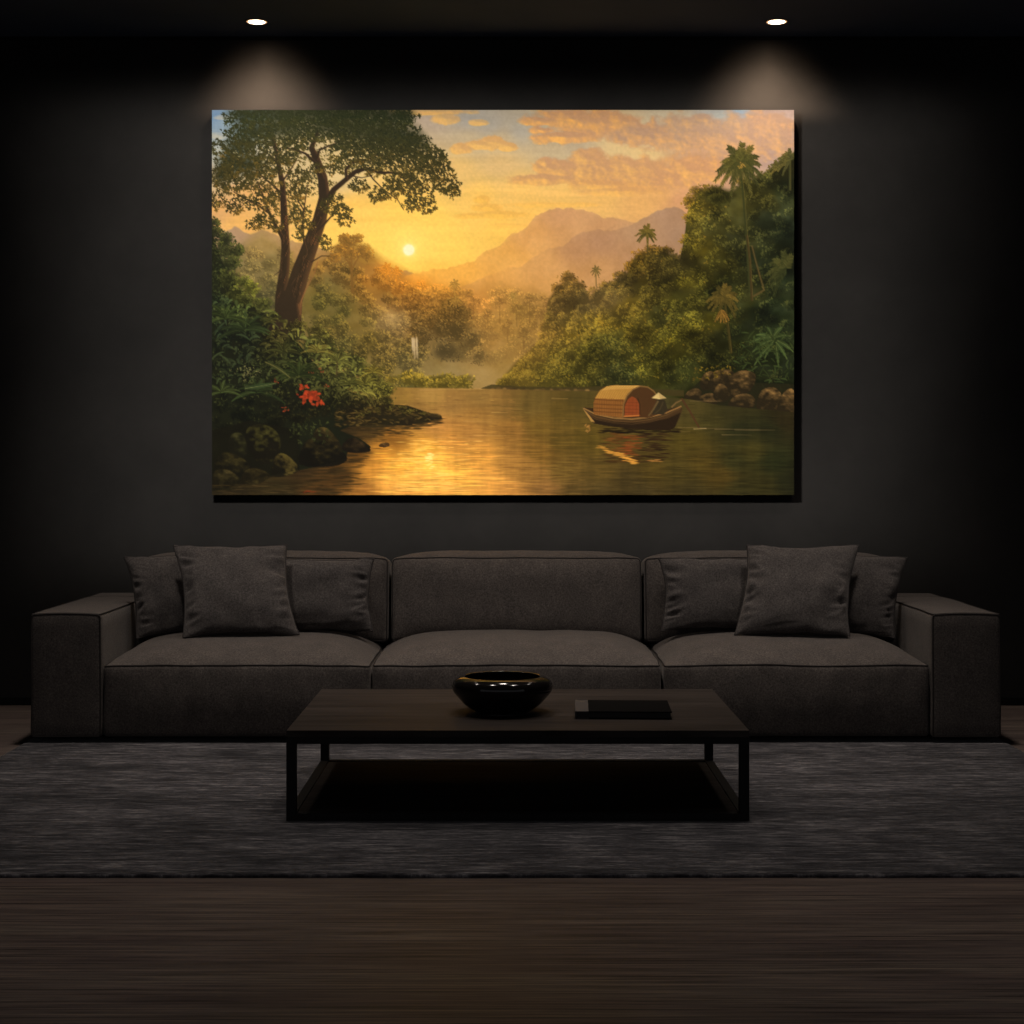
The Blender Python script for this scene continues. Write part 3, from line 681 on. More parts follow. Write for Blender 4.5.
    for (x, y, n, l, c) in ((300, 376, 11, 26, (50, 62, 30)), (338, 362, 10, 17, (84, 86, 40)), (258, 392, 8, 24, (48, 62, 34)), (222, 392, 8, 18, (56, 68, 36)), (246, 330, 9, 26, (44, 58, 32)), (318, 352, 9, 16, (88, 84, 38)), (366, 384, 12, 16, (80, 78, 32)), (284, 352, 9, 18, (58, 62, 30)), (226, 318, 8, 24, (50, 64, 32)), (374, 372, 9, 12, (98, 90, 36)), (350, 384, 9, 14, (60, 62, 28))):
        for q in range(n):
            a = np.radians(-170 + 160 * q / (n - 1)) + r.randn() * .08
            cc = A(c) * (.75 + .5 * r.rand())
            C.blade(x, y, l * (.8 + .4 * r.rand()), l * .11, a, .45, cc * A([.9, .84, .8]), np.minimum(cc * 1.35 + A([10, 8, 0]), 200))
    C.stroke([(337, 375), (337.5, 362)], 1.2, .9, (64, 48, 28))
    # speckled small leaves catching light
    for q in range(420):
        x = 214 + r.rand() * 170
        y = np.interp(x, [212, 250, 312, 365, 385], [305, 305, 332, 372, 392]) + r.rand() * 110 * (1 - (x - 213) / 230)
        b = C.at(base, x, y)
        C.tuft(x, y, 1.0 + r.rand(), np.minimum(b * 1.5 + A([38, 36, 14]) * r.rand() * 1.3, 190), .7, 2)
    # pale leaves half way
    for q in range(46):
        C.tuft(248 + r.randn() * 8, 372 + r.randn() * 7, 1.3, A([128, 122, 74]) * (.6 + .6 * r.rand()), .75, 2)
    # banana leaf
    C.blade(246, 388, 30, 3.2, -.12, -.05, (58, 74, 40), (140, 140, 84))
    C.blade(266, 362, 26, 2.6, .35, .25, (74, 80, 38), (170, 150, 84))
    # spit of land and shore litter
    C.poly([(340, 424), (360, 412), (385, 404), (408, 405), (425, 411), (441, 415), (441, 418.5), (425, 422), (402, 425), (370, 427)], (46, 38, 20), .9)
    for q in range(220):
        x = 336 + r.rand() * 104
        y = np.interp(x, [336, 385, 410, 441], [412, 404, 407, 415]) + r.rand() * np.interp(x, [336, 385, 441], [16, 20, 4])
        C.dab(x, y, 1.5 + r.rand() * 2.5, .8, r.randn() * .3, A([112, 88, 40]) * (.3 + .9 * r.rand()), .8)
    for q in range(60):
        x = 352 + r.rand() * 76
        C.tuft(x, np.interp(x, [352, 390, 428], [412, 405, 411]) + r.rand() * 6, 1.3, A([104, 92, 36]) * (.6 + .6 * r.rand()), .8, 3, -1.57)
    C.rock([(428, 418), (431, 413.5), (437, 413), (442, 416), (440, 419)], (44, 34, 20), (110, 84, 42), (74, 58, 30), 31)
    C.rock([(400, 423), (404, 417), (412, 416), (416, 421), (410, 425)], (40, 32, 18), (116, 90, 46), (70, 56, 28), 32)
    # boulders
    mossl, moss, rd = (98, 86, 36), (58, 54, 24), (24, 21, 12)
    C.poly([(212, 430), (250, 420), (300, 430), (300, 470), (212, 490)], (24, 22, 12), .85)
    C.rock([(246, 440), (248, 428), (258, 424), (270, 426), (279, 434), (281, 446), (277, 458), (266, 464), (254, 458)], rd, (92, 86, 36), moss, 41)
    C.rock([(228, 446), (232, 434), (242, 433), (247, 444), (246, 456), (234, 456)], (28, 26, 15), (78, 74, 38), (48, 46, 24), 42)
    C.rock([(214, 466), (224, 452), (240, 456), (252, 466), (248, 474), (226, 476)], rd, (78, 68, 32), (42, 37, 19), 43)
    C.rock([(272, 474), (276, 456), (284, 453), (294, 460), (299, 470), (284, 476)], rd, mossl, (78, 66, 30), 44)
    C.rock([(300, 464), (304, 444), (316, 437), (332, 441), (344, 452), (347, 460), (332, 466)], (20, 17, 10), (90, 74, 36), (42, 36, 18), 45)
    C.rock([(314, 438), (318, 428), (328, 428), (340, 442), (342, 450), (330, 442)], (36, 30, 16), (120, 98, 46), (70, 58, 28), 46)
    C.rock([(342, 448), (346, 440), (354, 437), (362, 441), (371, 449), (366, 452), (350, 452)], (26, 20, 12), (80, 60, 34), (46, 36, 20), 47)
    C.rock([(212, 484), (216, 470), (230, 470), (242, 480), (238, 488), (214, 491)], (28, 24, 13), (84, 72, 38), (48, 42, 22), 48)
    C.rock([(240, 484), (246, 470), (258, 468), (270, 474), (266, 480), (250, 486)], (30, 25, 13), (92, 78, 38), (52, 44, 22), 49)
    C.rock([(379, 446), (382, 442.5), (388, 442), (390, 445), (386, 447)], (60, 42, 22), (130, 94, 46), (84, 60, 30), 50)
    for q in range(60):
        x, y = 290 + r.rand() * 40, 420 + r.rand() * 22
        C.tuft(x, y, 1.5, A([58, 62, 30]) * (.6 + .8 * r.rand()), .8, 3)
    for q in range(50):
        C.dab(213 + r.rand() * 90, 484 + r.rand() * 9, 4 + 5 * r.rand(), .5, 0, A([66, 52, 28]) * (.5 + .8 * r.rand()), .6)
    sh = np.zeros(C.X.shape, np.float32)
    (i0, j0, i1, j1), kk = C.inside(shore)
    sh[j0:j1, i0:i1] = kk
    C.a *= (1 - sh * (.17 - .14 * np.clip((C.noise(20, 16, 3, 81) - .35) * 2.2, 0, 1)) * np.clip((C.Y - 300) / 40, 0, 1))[..., None]
    C.a *= (1 - .10 * sh)[..., None]
    # red blossoms
    for (x, y, n, sz) in ((309, 395, 22, 3.2), (303, 387, 10, 2.2), (318, 401, 12, 2.6), (303, 398, 8, 2.2), (314, 394, 8, 2.6), (285, 410, 10, 1.4), (321, 369, 6, 1.2), (276, 380, 5, 1.2), (328, 386, 5, 1.2), (312, 372, 3, 1.1)):
        for q in range(n):
            a = r.rand() * 6.28
            c = A([168, 58, 28]) * (.62 + .5 * r.rand()) if sz > 1.6 else A([118, 52, 28]) * (.7 + .5 * r.rand())
            C.dab(x + r.randn() * sz * 1.3, y + r.randn() * sz * 1.0, sz * (.8 + .4 * r.rand()), sz * .5, a, c, .92, 2)
    for q in range(8):
        C.dab(310 + r.randn() * 5, 490 + r.rand() * 3, 2.5, .6, 0, (120, 40, 18), .5)
    # ------------------------------------------------------------ unify: warm glaze round the sun, canvas grain
    gl = np.exp(-(((C.X - 415) / 120) ** 2 + ((C.Y - 265) / 60) ** 2))
    C.mix(gl * .12, (255, 190, 70))
    C.a *= (1 + (C.noise(2.2, 2.2, 2, 77) - .5) * .07)[..., None]
    return np.clip(C.a, 0, 255)

# ================================================================ helpers
C = bpy.context.collection
PI = math.pi


def obj(name, bm, mat, parent=None, smooth=True, loc=None):
    me = bpy.data.meshes.new(name)
    bmesh.ops.recalc_face_normals(bm, faces=bm.faces)
    bm.to_mesh(me)
    bm.free()
    if smooth:
        for p in me.polygons:
            p.use_smooth = True
    me.materials.append(mat)
    o = bpy.data.objects.new(name, me)
    C.objects.link(o)
    if parent:
        o.parent = parent
    if loc:
        o.location = loc
    return o


def thing(name, label, cat, loc, group=None, rot=(0, 0, 0)):
    o = bpy.data.objects.new(name, None)
    o.empty_display_size = .1
    C.objects.link(o)
    o.location = loc
    o.rotation_euler = rot
    o['label'] = label
    o['category'] = cat
    if group:
        o['group'] = group
    return o


def struct(name, bm, mat):
    o = obj(name, bm, mat, None, False)
    o['kind'] = 'structure'
    return o


def box(bm, x0, x1, y0, y1, z0, z1, bev=0.0, seg=2):
    v = [bm.verts.new((x, y, z)) for x in (x0, x1) for y in (y0, y1) for z in (z0, z1)]
    fs = [bm.faces.new([v[i] for i in q]) for q in ((0, 1, 3, 2), (4, 6, 7, 5), (0, 4, 5, 1), (2, 3, 7, 6), (0, 2, 6, 4), (1, 5, 7, 3))]
    if bev:
        es = list({e for f in fs for e in f.edges})
        bmesh.ops.bevel(bm, geom=es, offset=bev, segments=seg, affect='EDGES', profile=.6)


def boxmesh(*a, **k):
    bm = bmesh.new()
    box(bm, *a, **k)
    return bm


def samples(h, r, step):
    n = max(2, int(round((2 * h - 2 * r) / step)))
    a = [-h, -h + r * .25, -h + r * .55]
    a += [-h + r + (2 * h - 2 * r) * i / n for i in range(n + 1)]
    return a + [h - r * .55, h - r * .25, h]


def soft_point(p, h, r):
    q = Vector([max(-(h[i] - r), min(h[i] - r, p[i])) for i in range(3)])
    d = p - q
    return q + d.normalized() * r if d.length > 1e-9 else Vector(p)


def soft_box(h, r, step, f):
    """upholstered block: a rounded box whose skin is shaped by f"""
    bm = bmesh.new()
    ax = [samples(h[i], r, step) for i in range(3)]
    n = [len(a) for a in ax]
    vs = {}

    def V(i, j, k):
        if (i, j, k) not in vs:
            vs[(i, j, k)] = bm.verts.new(f(soft_point(Vector((ax[0][i], ax[1][j], ax[2][k])), h, r)))
        return vs[(i, j, k)]
    for a, b, c in ((0, 1, 2), (1, 2, 0), (2, 0, 1)):
        for side in (0, n[c] - 1):
            for i in range(n[a] - 1):
                for j in range(n[b] - 1):
                    q = []
                    for di, dj in ((0, 0), (1, 0), (1, 1), (0, 1)):
                        t = [0, 0, 0]
                        t[a], t[b], t[c] = i + di, j + dj, side
                        q.append(V(*t))
                    bm.faces.new(q)
    return bm


def tube(bm, pts, rad, closed=True, seg=7):
    n = len(pts)
    rings = []
    for i in range(n):
        a = pts[(i - 1) % n] if closed or i > 0 else pts[i]
        b = pts[(i + 1) % n] if closed or i < n - 1 else pts[i]
        t = (b - a).normalized()
        ref = Vector((0, 0, 1)) if abs(t.z) < .8 else Vector((0, 1, 0))
        u = t.cross(ref).normalized()
        w = u.cross(t).normalized()
        rings.append([bm.verts.new(pts[i] + (u * math.cos(2 * PI * k / seg) + w * math.sin(2 * PI * k / seg)) * rad) for k in range(seg)])
    for i in range(n if closed else n - 1):
        A, B = rings[i], rings[(i + 1) % n]
        off = 0
        if closed and i == n - 1:                           # line the last ring up with the first
            off = min(range(seg), key=lambda o: sum((A[k].co - B[(k + o) % seg].co).length for k in range(seg)))
        for k in range(seg):
            bm.faces.new((A[k], A[(k + 1) % seg], B[(k + 1 + off) % seg], B[(k + off) % seg]))
    if not closed:
        bm.faces.new(rings[0])
        bm.faces.new(rings[-1])


def edge_loop(h, r, axis, side, f, step=.025, lift=.002):
    """points round the rim of one face of a soft box (axis, side)"""
    a, b = [i for i in range(3) if i != axis]
    k = r * (1 - .7071)
    ha, hb, hc = h[a] - k, h[b] - k, (h[axis] - k) * side
    rr = r * .7
    out = []

    def seg_line(p, q):
        L = math.dist(p, q)
        m = max(1, int(L / step))
        return [(p[0] + (q[0] - p[0]) * i / m, p[1] + (q[1] - p[1]) * i / m) for i in range(m)]
    path = []
    for (cx, cy, a0) in ((ha - rr, hb - rr, 0), (-ha + rr, hb - rr, 90), (-ha + rr, -hb + rr, 180), (ha - rr, -hb + rr, 270)):
        arc = [(cx + rr * math.cos(math.radians(a0 + t)), cy + rr * math.sin(math.radians(a0 + t))) for t in (0, 30, 60, 90)]
        if path:
            path += seg_line(path[-1], arc[0])[1:]
        path += arc
    path += seg_line(path[-1], path[0])[1:]
    for (pa, pb) in path:
        p = [0, 0, 0]
        p[a], p[b], p[axis] = pa, pb, hc
        v = Vector(p)
        d = Vector((0, 0, 0))
        d[axis] = side * lift
        out.append(f(v) + d)
    return out


def lathe(prof, seg=64):
    bm = bmesh.new()
    rings = []
    for (r, z) in prof:
        if r < 1e-6:
            rings.append([bm.verts.new((0, 0, z))])
        else:
            rings.append([bm.verts.new((r * math.cos(2 * PI * k / seg), r * math.sin(2 * PI * k / seg), z)) for k in range(seg)])
    for A, B in zip(rings, rings[1:]):
        for k in range(seg):
            k2 = (k + 1) % seg
            if len(A) == 1:
                bm.faces.new((A[0], B[k], B[k2]))
            elif len(B) == 1:
                bm.faces.new((A[k], A[k2], B[0]))
            else:
                bm.faces.new((A[k], A[k2], B[k2], B[k]))
    return bm


# ================================================================ materials
def new_mat(name, rough=.6, spec=.3, color=(.1, .1, .1)):
    m = bpy.data.materials.new(name)
    m.use_nodes = True
    nt = m.node_tree
    b = nt.nodes['Principled BSDF']
    b.inputs['Roughness'].default_value = rough
    b.inputs['Specular IOR Level'].default_value = spec
    b.inputs['Base Color'].default_value = (*color, 1)
    return m, nt, b


def N(nt, t, **kw):
    n = nt.nodes.new(t)
    for k, v in kw.items():
        setattr(n, k, v)
    return n


def coords(nt, scale=(1, 1, 1), kind='Object'):
    tc = N(nt, 'ShaderNodeTexCoord')
    mp = N(nt, 'ShaderNodeMapping')
    mp.inputs['Scale'].default_value = scale
    nt.links.new(tc.outputs[kind], mp.inputs['Vector'])
    return mp.outputs['Vector']


def noise_tex(nt, vec, scale, detail=4, rough=.55):
    n = N(nt, 'ShaderNodeTexNoise')
    n.inputs['Scale'].default_value = scale
    n.inputs['Detail'].default_value = detail
    n.inputs['Roughness'].default_value = rough
    nt.links.new(vec, n.inputs['Vector'])
    return n.outputs['Fac']


def ramp(nt, fac, stops):
    r = N(nt, 'ShaderNodeValToRGB')
    e = r.color_ramp.elements
    e[0].position, e[0].color = stops[0][0], (*stops[0][1], 1)
    e[1].position, e[1].color = stops[-1][0], (*stops[-1][1], 1)
    for p, c in stops[1:-1]:
        x = e.new(p)
        x.color = (*c, 1)
    nt.links.new(fac, r.inputs['Fac'])
    return r.outputs['Color']


def mul(nt, a, b, f=1.0):
    m = N(nt, 'ShaderNodeMix', data_type='RGBA', blend_type='MULTIPLY')
    m.inputs['Factor'].default_value = f
    nt.links.new(a, m.inputs['A'])
    nt.links.new(b, m.inputs['B'])
    return m.outputs['Result']


def bump(nt, b, fac, strength, dist):
    n = N(nt, 'ShaderNodeBump')
    n.inputs['Strength'].default_value = strength
    n.inputs['Distance'].default_value = dist
    nt.links.new(fac, n.inputs['Height'])
    nt.links.new(n.outputs['Normal'], b.inputs['Normal'])


def fabric(name, c, sheen=.12):
    m, nt, b = new_mat(name, .9, .12)
    v = coords(nt)
    fine = noise_tex(nt, v, 150, 4, .75)
    big = noise_tex(nt, v, 14, 5, .6)
    weave = coords(nt, (1, 1, .25))
    th = noise_tex(nt, weave, 420, 2, .6)
    col = ramp(nt, fine, [(.30, [x * .42 for x in c]), (.5, c), (.70, [x * 1.75 for x in c])])
    col = mul(nt, col, ramp(nt, big, [(.3, (.82, .82, .82)), (.7, (1.12, 1.1, 1.08))]))
    nt.links.new(col, b.inputs['Base Color'])
    b.inputs['Sheen Weight'].default_value = sheen
    b.inputs['Sheen Roughness'].default_value = .5
    b.inputs['Sheen Tint'].default_value = (.8, .74, .7, 1)
    bump(nt, b, th, .35, .002)
    return m


SOFA = (.058, .050, .046)
M_SOFA = fabric('sofa_fabric', SOFA)
M_PILLOW = fabric('pillow_fabric', (.056, .050, .048))
M_PIPE, _, _ = new_mat('piping_fabric', .9, .1, (.024, .021, .020))
M_PIPE_SOFT, _, _ = new_mat('pillow_edge_fabric', .9, .1, (.034, .030, .029))
M_BLACK, _, _ = new_mat('black_metal', .5, .12, (.005, .0045, .0042))
M_PLINTH, _, _ = new_mat('plinth_black', .7, .2, (.006, .006, .006))
M_TRIM, _, _ = new_mat('baseboard_and_gap_shade', .8, .1, (.004, .004, .004))  # black of the baseboard, also the painted shade of the ceiling gap

# wall: dark mottled plaster
M_WALL, nt, b = new_mat('charcoal_plaster', .75, .1)
v = coords(nt)
a1 = noise_tex(nt, v, 1.6, 6, .6)
a2 = noise_tex(nt, v, 22, 5, .6)
col = ramp(nt, a1, [(.3, (.0098, .0091, .0087)), (.5, (.0128, .0118, .0112)), (.7, (.0160, .0147, .0139))])
nt.links.new(mul(nt, col, ramp(nt, a2, [(.3, (.93, .93, .93)), (.7, (1.06, 1.06, 1.06))])), b.inputs['Base Color'])
bump(nt, b, a2, .12, .004)

M_CEIL, nt, b = new_mat('ceiling_paint', .85, .0)
v = coords(nt)
nt.links.new(ramp(nt, noise_tex(nt, v, 3, 4), [(.3, (.072, .092, .138)), (.7, (.082, .104, .154))]), b.inputs['Base Color'])

# floor: dark boards running along the wall
M_FLOOR, nt, b = new_mat('dark_oak_boards', .5, .08)
tc = N(nt, 'ShaderNodeTexCoord')
br = N(nt, 'ShaderNodeTexBrick')
br.offset = .37
br.inputs['Scale'].default_value = 1.0
br.inputs['Mortar Size'].default_value = .0016
br.inputs['Mortar Smooth'].default_value = .3
br.inputs['Brick Width'].default_value = 40
br.inputs['Row Height'].default_value = .19
br.inputs['Bias'].default_value = 0
br.inputs['Color1'].default_value = (.098, .080, .071, 1)
br.inputs['Color2'].default_value = (.080, .064, .059, 1)
br.inputs['Mortar'].default_value = (.030, .024, .022, 1)
bm_ = N(nt, 'ShaderNodeMapping')
bm_.inputs['Location'].default_value = (13.0, .07, 0)
nt.links.new(tc.outputs['Object'], bm_.inputs['Vector'])
nt.links.new(bm_.outputs['Vector'], br.inputs['Vector'])
g1 = noise_tex(nt, coords(nt, (.9, 38, 1)), 2.2, 8, .72)
g2 = noise_tex(nt, coords(nt, (.7, 5, 1)), 1.3, 4, .6)
col = mul(nt, br.outputs['Color'], ramp(nt, g1, [(.38, (.36, .33, .33)), (.5, (1, 1, 1)), (.62, (1.7, 1.62, 1.5))]))
col = mul(nt, col, ramp(nt, g2, [(.3, (.74, .68, .72)), (.7, (1.2, 1.2, 1.14))]))
nt.links.new(col, b.inputs['Base Color'])
rr = ramp(nt, g1, [(.2, (.42, .42, .42)), (.8, (.58, .58, .58))])
nt.links.new(rr, b.inputs['Roughness'])
bump(nt, b, g1, .12, .002)

# table top: brown black oak
def wood(name, c, rough=.38):
    m, nt, b = new_mat(name, rough, .02)
    g1 = noise_tex(nt, coords(nt, (1.1, 34, 6)), 2.0, 7, .62)
    g2 = noise_tex(nt, coords(nt, (.8, 7, 3)), 1.6, 4, .6)
    col = ramp(nt, g1, [(.30, [x * .45 for x in c]), (.5, c), (.70, [x * 1.6 for x in c])])
    col = mul(nt, col, ramp(nt, g2, [(.3, (.8, .78, .76)), (.7, (1.14, 1.12, 1.1))]))
    nt.links.new(col, b.inputs['Base Color'])
    bump(nt, b, g1, .1, .001)
    return m


M_WOOD = wood('dark_table_oak', (.027, .0225, .0205), .48)
M_SHELF = wood('dark_shelf_oak', (.020, .017, .015), .6)

# rug: distressed charcoal pile, streaked along its width
M_RUG, nt, b = new_mat('rug_pile', .95, .05)
s1 = noise_tex(nt, coords(nt, (2.6, 20, 1)), 2.6, 9, .8)
s2 = noise_tex(nt, coords(nt, (1, 2.6, 1)), 1.7, 6, .65)
s3 = noise_tex(nt, coords(nt, (.6, 1, 1)), 70, 4, .7)
col = ramp(nt, s1, [(.38, (.008, .0075, .0085)), (.47, (.030, .0285, .032)), (.54, (.062, .059, .063)), (.63, (.17, .162, .163))])
col = mul(nt, col, ramp(nt, s2, [(.34, (.42, .42, .43)), (.66, (1.4, 1.38, 1.37))]))
col = mul(nt, col, ramp(nt, s3, [(.25, (.5, .5, .5)), (.75, (1.45, 1.45, 1.45))]))
nt.links.new(col, b.inputs['Base Color'])
b.inputs['Sheen Weight'].default_value = .1
bump(nt, b, s3, .9, .006)

# glossy black bowl
M_BOWL, nt, b = new_mat('black_glazed_ceramic', .10, .3, (.006, .005, .0048))

M_COVER, _, _ = new_mat('book_black_cloth', .7, .0, (.0065, .006, .0058))
M_SPINE, _, _ = new_mat('book_grey_cloth', .75, .15, (.042, .036, .034))
M_PAGES, nt, b = new_mat('book_dark_pages', .8, .1)
nt.links.new(ramp(nt, noise_tex(nt, coords(nt, (1, 1, 90)), 6, 2), [(.3, (.016, .014, .013)), (.7, (.028, .025, .023))]), b.inputs['Base Color'])
M_EDGE, _, _ = new_mat('canvas_edge', .8, .1, (.012, .011, .010))
M_RING, _, _ = new_mat('downlight_trim', .5, .3, (.03, .028, .026))
M_LENS, nt, b = new_mat('downlight_lens', .4, .2, (.8, .75, .65))
b.inputs['Emission Color'].default_value = (1, .84, .62, 1)
b.inputs['Emission Strength'].default_value = 9.0

M_RIM, nt, b = new_mat('downlight_halo', .4, .2, (.7, .6, .45))  # emission imitating the warm halo round the lens
b.inputs['Emission Color'].default_value = (1, .56, .26, 1)
b.inputs['Emission Strength'].default_value = .75
M_PIC, nt, b = new_mat('painted_canvas', .62, .04)
at = N(nt, 'ShaderNodeAttribute', attribute_name='paint')
nt.links.new(at.outputs['Color'], b.inputs['Base Color'])
bump(nt, b, noise_tex(nt, coords(nt), 240, 3, .6), .05, .001)

# ================================================================ room
HC = 1.15            # camera height
YW = 8.143           # back wall
ZC = 3.2             # ceiling
XR, YB = 4.6, -1.2
struct('floor', boxmesh(-XR - .2, XR + .2, YB - .2, YW + .2, -.1, 0), M_FLOOR)
struct('ceiling', boxmesh(-XR - .2, XR + .2, YB - .2, YW + .2, ZC, ZC + .1), M_CEIL)
struct('wall_back', boxmesh(-XR - .2, XR + .2, YW, YW + .2, 0, ZC), M_WALL)
struct('wall_left', boxmesh(-XR - .2, -XR, 2.0, YW, 0, ZC), M_WALL)
struct('wall_right', boxmesh(XR, XR + .2, 2.0, YW, 0, ZC), M_WALL)
struct('baseboard_back', boxmesh(-XR, XR, YW - .014, YW, 0, .04, bev=.003), M_TRIM)
struct('gap_shade_strip', boxmesh(-XR, XR, YW - .012, YW, ZC - .014, ZC), M_TRIM)   # black strip painting in the shade of the gap under the ceiling

# ================================================================ painting
pw, ph = 2.7675, 1.8307
px, pz0 = -.0428, 1.0073
pt = thing('wall_painting', 'wide landscape painting of a golden river sunset with covered boat hung on dark wall', 'painting', (px, YW - .06, pz0 + ph / 2))
obj('canvas', boxmesh(-pw / 2, pw / 2, .0012, .05, -ph / 2, ph / 2, bev=.002), M_EDGE, pt, False)
arr = river_painting(1.25)
H_, W_ = arr.shape[:2]
lin = arr / 255.0
lin = np.where(lin <= .04045, lin / 12.92, ((lin + .055) / 1.055) ** 2.4)
me = bpy.data.meshes.new('picture')
gx, gz = np.meshgrid(np.linspace(-pw / 2, pw / 2, W_), np.linspace(ph / 2, -ph / 2, H_))
co = np.zeros((H_ * W_, 3), np.float32)
co[:, 0] = gx.ravel()
co[:, 2] = gz.ravel()
ii = (np.arange(H_ - 1)[:, None] * W_ + np.arange(W_ - 1)[None, :]).ravel()
quads = np.stack([ii, ii + W_, ii + W_ + 1, ii + 1], 1).astype(np.int32)
me.vertices.add(len(co))
me.vertices.foreach_set('co', co.ravel())
me.loops.add(quads.size)
me.loops.foreach_set('vertex_index', quads.ravel())
me.polygons.add(len(quads))
me.polygons.foreach_set('loop_start', np.arange(0, quads.size, 4, dtype=np.int32))
me.update(calc_edges=True)
me.validate()
ca = me.color_attributes.new('paint', 'FLOAT_COLOR', 'POINT')
rgba = np.ones((H_ * W_, 4), np.float32)
rgba[:, :3] = lin.reshape(-1, 3) * .92
ca.data.foreach_set('color', rgba.ravel())
me.materials.append(M_PIC)
pic = bpy.data.objects.new('picture', me)
C.objects.link(pic)
pic.parent = pt

# ================================================================ sofa
YS, YE = 6.95, 8.10
ZB = .035
sofa = thing('sofa', 'long dark charcoal fabric three seat sofa with blocky arms below the painting', 'sofa', (.015, 7.6, 0))


def soft_part(name, parent, x0, x1, y0, y1, z0, z1, r, step, shape, loops, mat=M_SOFA, pr=.0031, rot=None):
    """an upholstered part and its piping, given in room coordinates"""
    h = Vector(((x1 - x0) / 2, (y1 - y0) / 2, (z1 - z0) / 2))
    c = Vector(((x0 + x1) / 2, (y0 + y1) / 2, (z0 + z1) / 2)) - parent.location
    f = lambda p: shape(p, h)
    o = obj(name, soft_box(h, r, step, f), mat, parent, True, c)
    if rot:
        o.rotation_euler = rot
    bm = bmesh.new()
    for ax, sd in loops:
        tube(bm, edge_loop(h, r, ax, sd, f), pr)
    if loops:
        obj('piping', bm, M_PIPE, o)
    else:
        bm.free()
    return o


def arm_shape(p, h):
    n = noise.noise(Vector((p.x * 4, p.y * 4, p.z * 4 + 3))) * .004
    k = (1 - (p.x / h.x) ** 2) * .006 * (1 if p.z > 0 else 0) * (p.z / h.z) ** 2
    return Vector((p.x + n * .6, p.y - (.005 * (1 - (p.z / h.z) ** 2) * (1 - (p.x / h.x) ** 2) if p.y < 0 else 0) + n * .3, p.z + n * .5 + k))


for x0, x1 in ((-1.970, -1.680), (1.717, 2.000)):
    soft_part('arm', sofa, x0, x1, YS, 7.84, ZB, .541, .016, .04, arm_shape, ((1, -1), (2, 1)))
soft_part('backrest', sofa, -1.970, 2.000, 7.845, YE, ZB, .541, .02, .06, arm_shape, ((2, 1),))


def seat_shape(seed):
    def f(p, h):
        u, v, w = p.x / h.x, p.y / h.y, (p.z / h.z + 1) / 2
        top = max(0.0, w) ** 4
        z = p.z + top * .088 * (1 - abs(u) ** 5.5) * (1 - abs(min(1, v * .88 - .12)) ** 3.2)
        z += top * .006 * noise.noise(Vector((p.x * 6, p.y * 6, seed)))
        y = p.y
        if v < 0:
            fr = (-v) ** 6
            y -= fr * .014 * math.sin(PI * min(1, max(0, w))) * (1 - u ** 4)
            wr = noise.noise(Vector((p.x * 17 + seed * 9, p.z * 2.2, seed)))
            y += fr * .013 * wr * (.25 + .75 * w) * (1 - w ** 12)
        x = p.x + .006 * (noise.noise(Vector((p.y * 5, p.z * 5, seed + u * 3)))) * abs(u) ** 8
        return Vector((x, y, z))
    return f


for i, (x0, x1) in enumerate(((-1.674, -.579), (-.574, .614), (.620, 1.713))):
    soft_part('seat_cushion', sofa, x0, x1, YS + .004 + .004 * i % 2, 7.78, .037, .330, .018, .026, seat_shape(i * 7.3 + 1), ((2, 1),))


def back_shape(seed):
    def f(p, h):
        u, v, w = p.x / h.x, p.y / h.y, p.z / h.z
        full = (1 - u ** 6) * (1 - abs(w) ** 4)
        y = p.y - (.045 * full if v < 0 else -.01 * full) * abs(v)
        z = p.z + ((.014 + .026 * (1 - v * v) + .012 * v) * (1 - u ** 6) if w > 0 else 0) * w ** 4
        e = (abs(u) ** 10) * .004
        wr = noise.noise(Vector((p.x * 5 + seed, p.z * 7, seed))) * .006 + noise.noise(Vector((p.x * 16 + seed, p.z * 16, seed))) * .0045 * (abs(u) ** 3 + abs(w) ** 6 * .6)
        return Vector((p.x - e * u, y - wr * abs(v), z + wr * .4))
    return f


for i, (x0, x1) in enumerate(((-1.675, -.549), (-.545, .585), (.589, 1.712))):
    soft_part('back_cushion', sofa, x0, x1, 7.60, 7.835, .345, .722, .022, .028, back_shape(i * 5.1 + 2), ((1, -1), (1, 1)), rot=(math.radians(-7), 0, 0))
obj('plinth', boxmesh(-1.90 - .015, 1.93 - .015, -.41, .46, 0, .036), M_PLINTH, sofa, False)

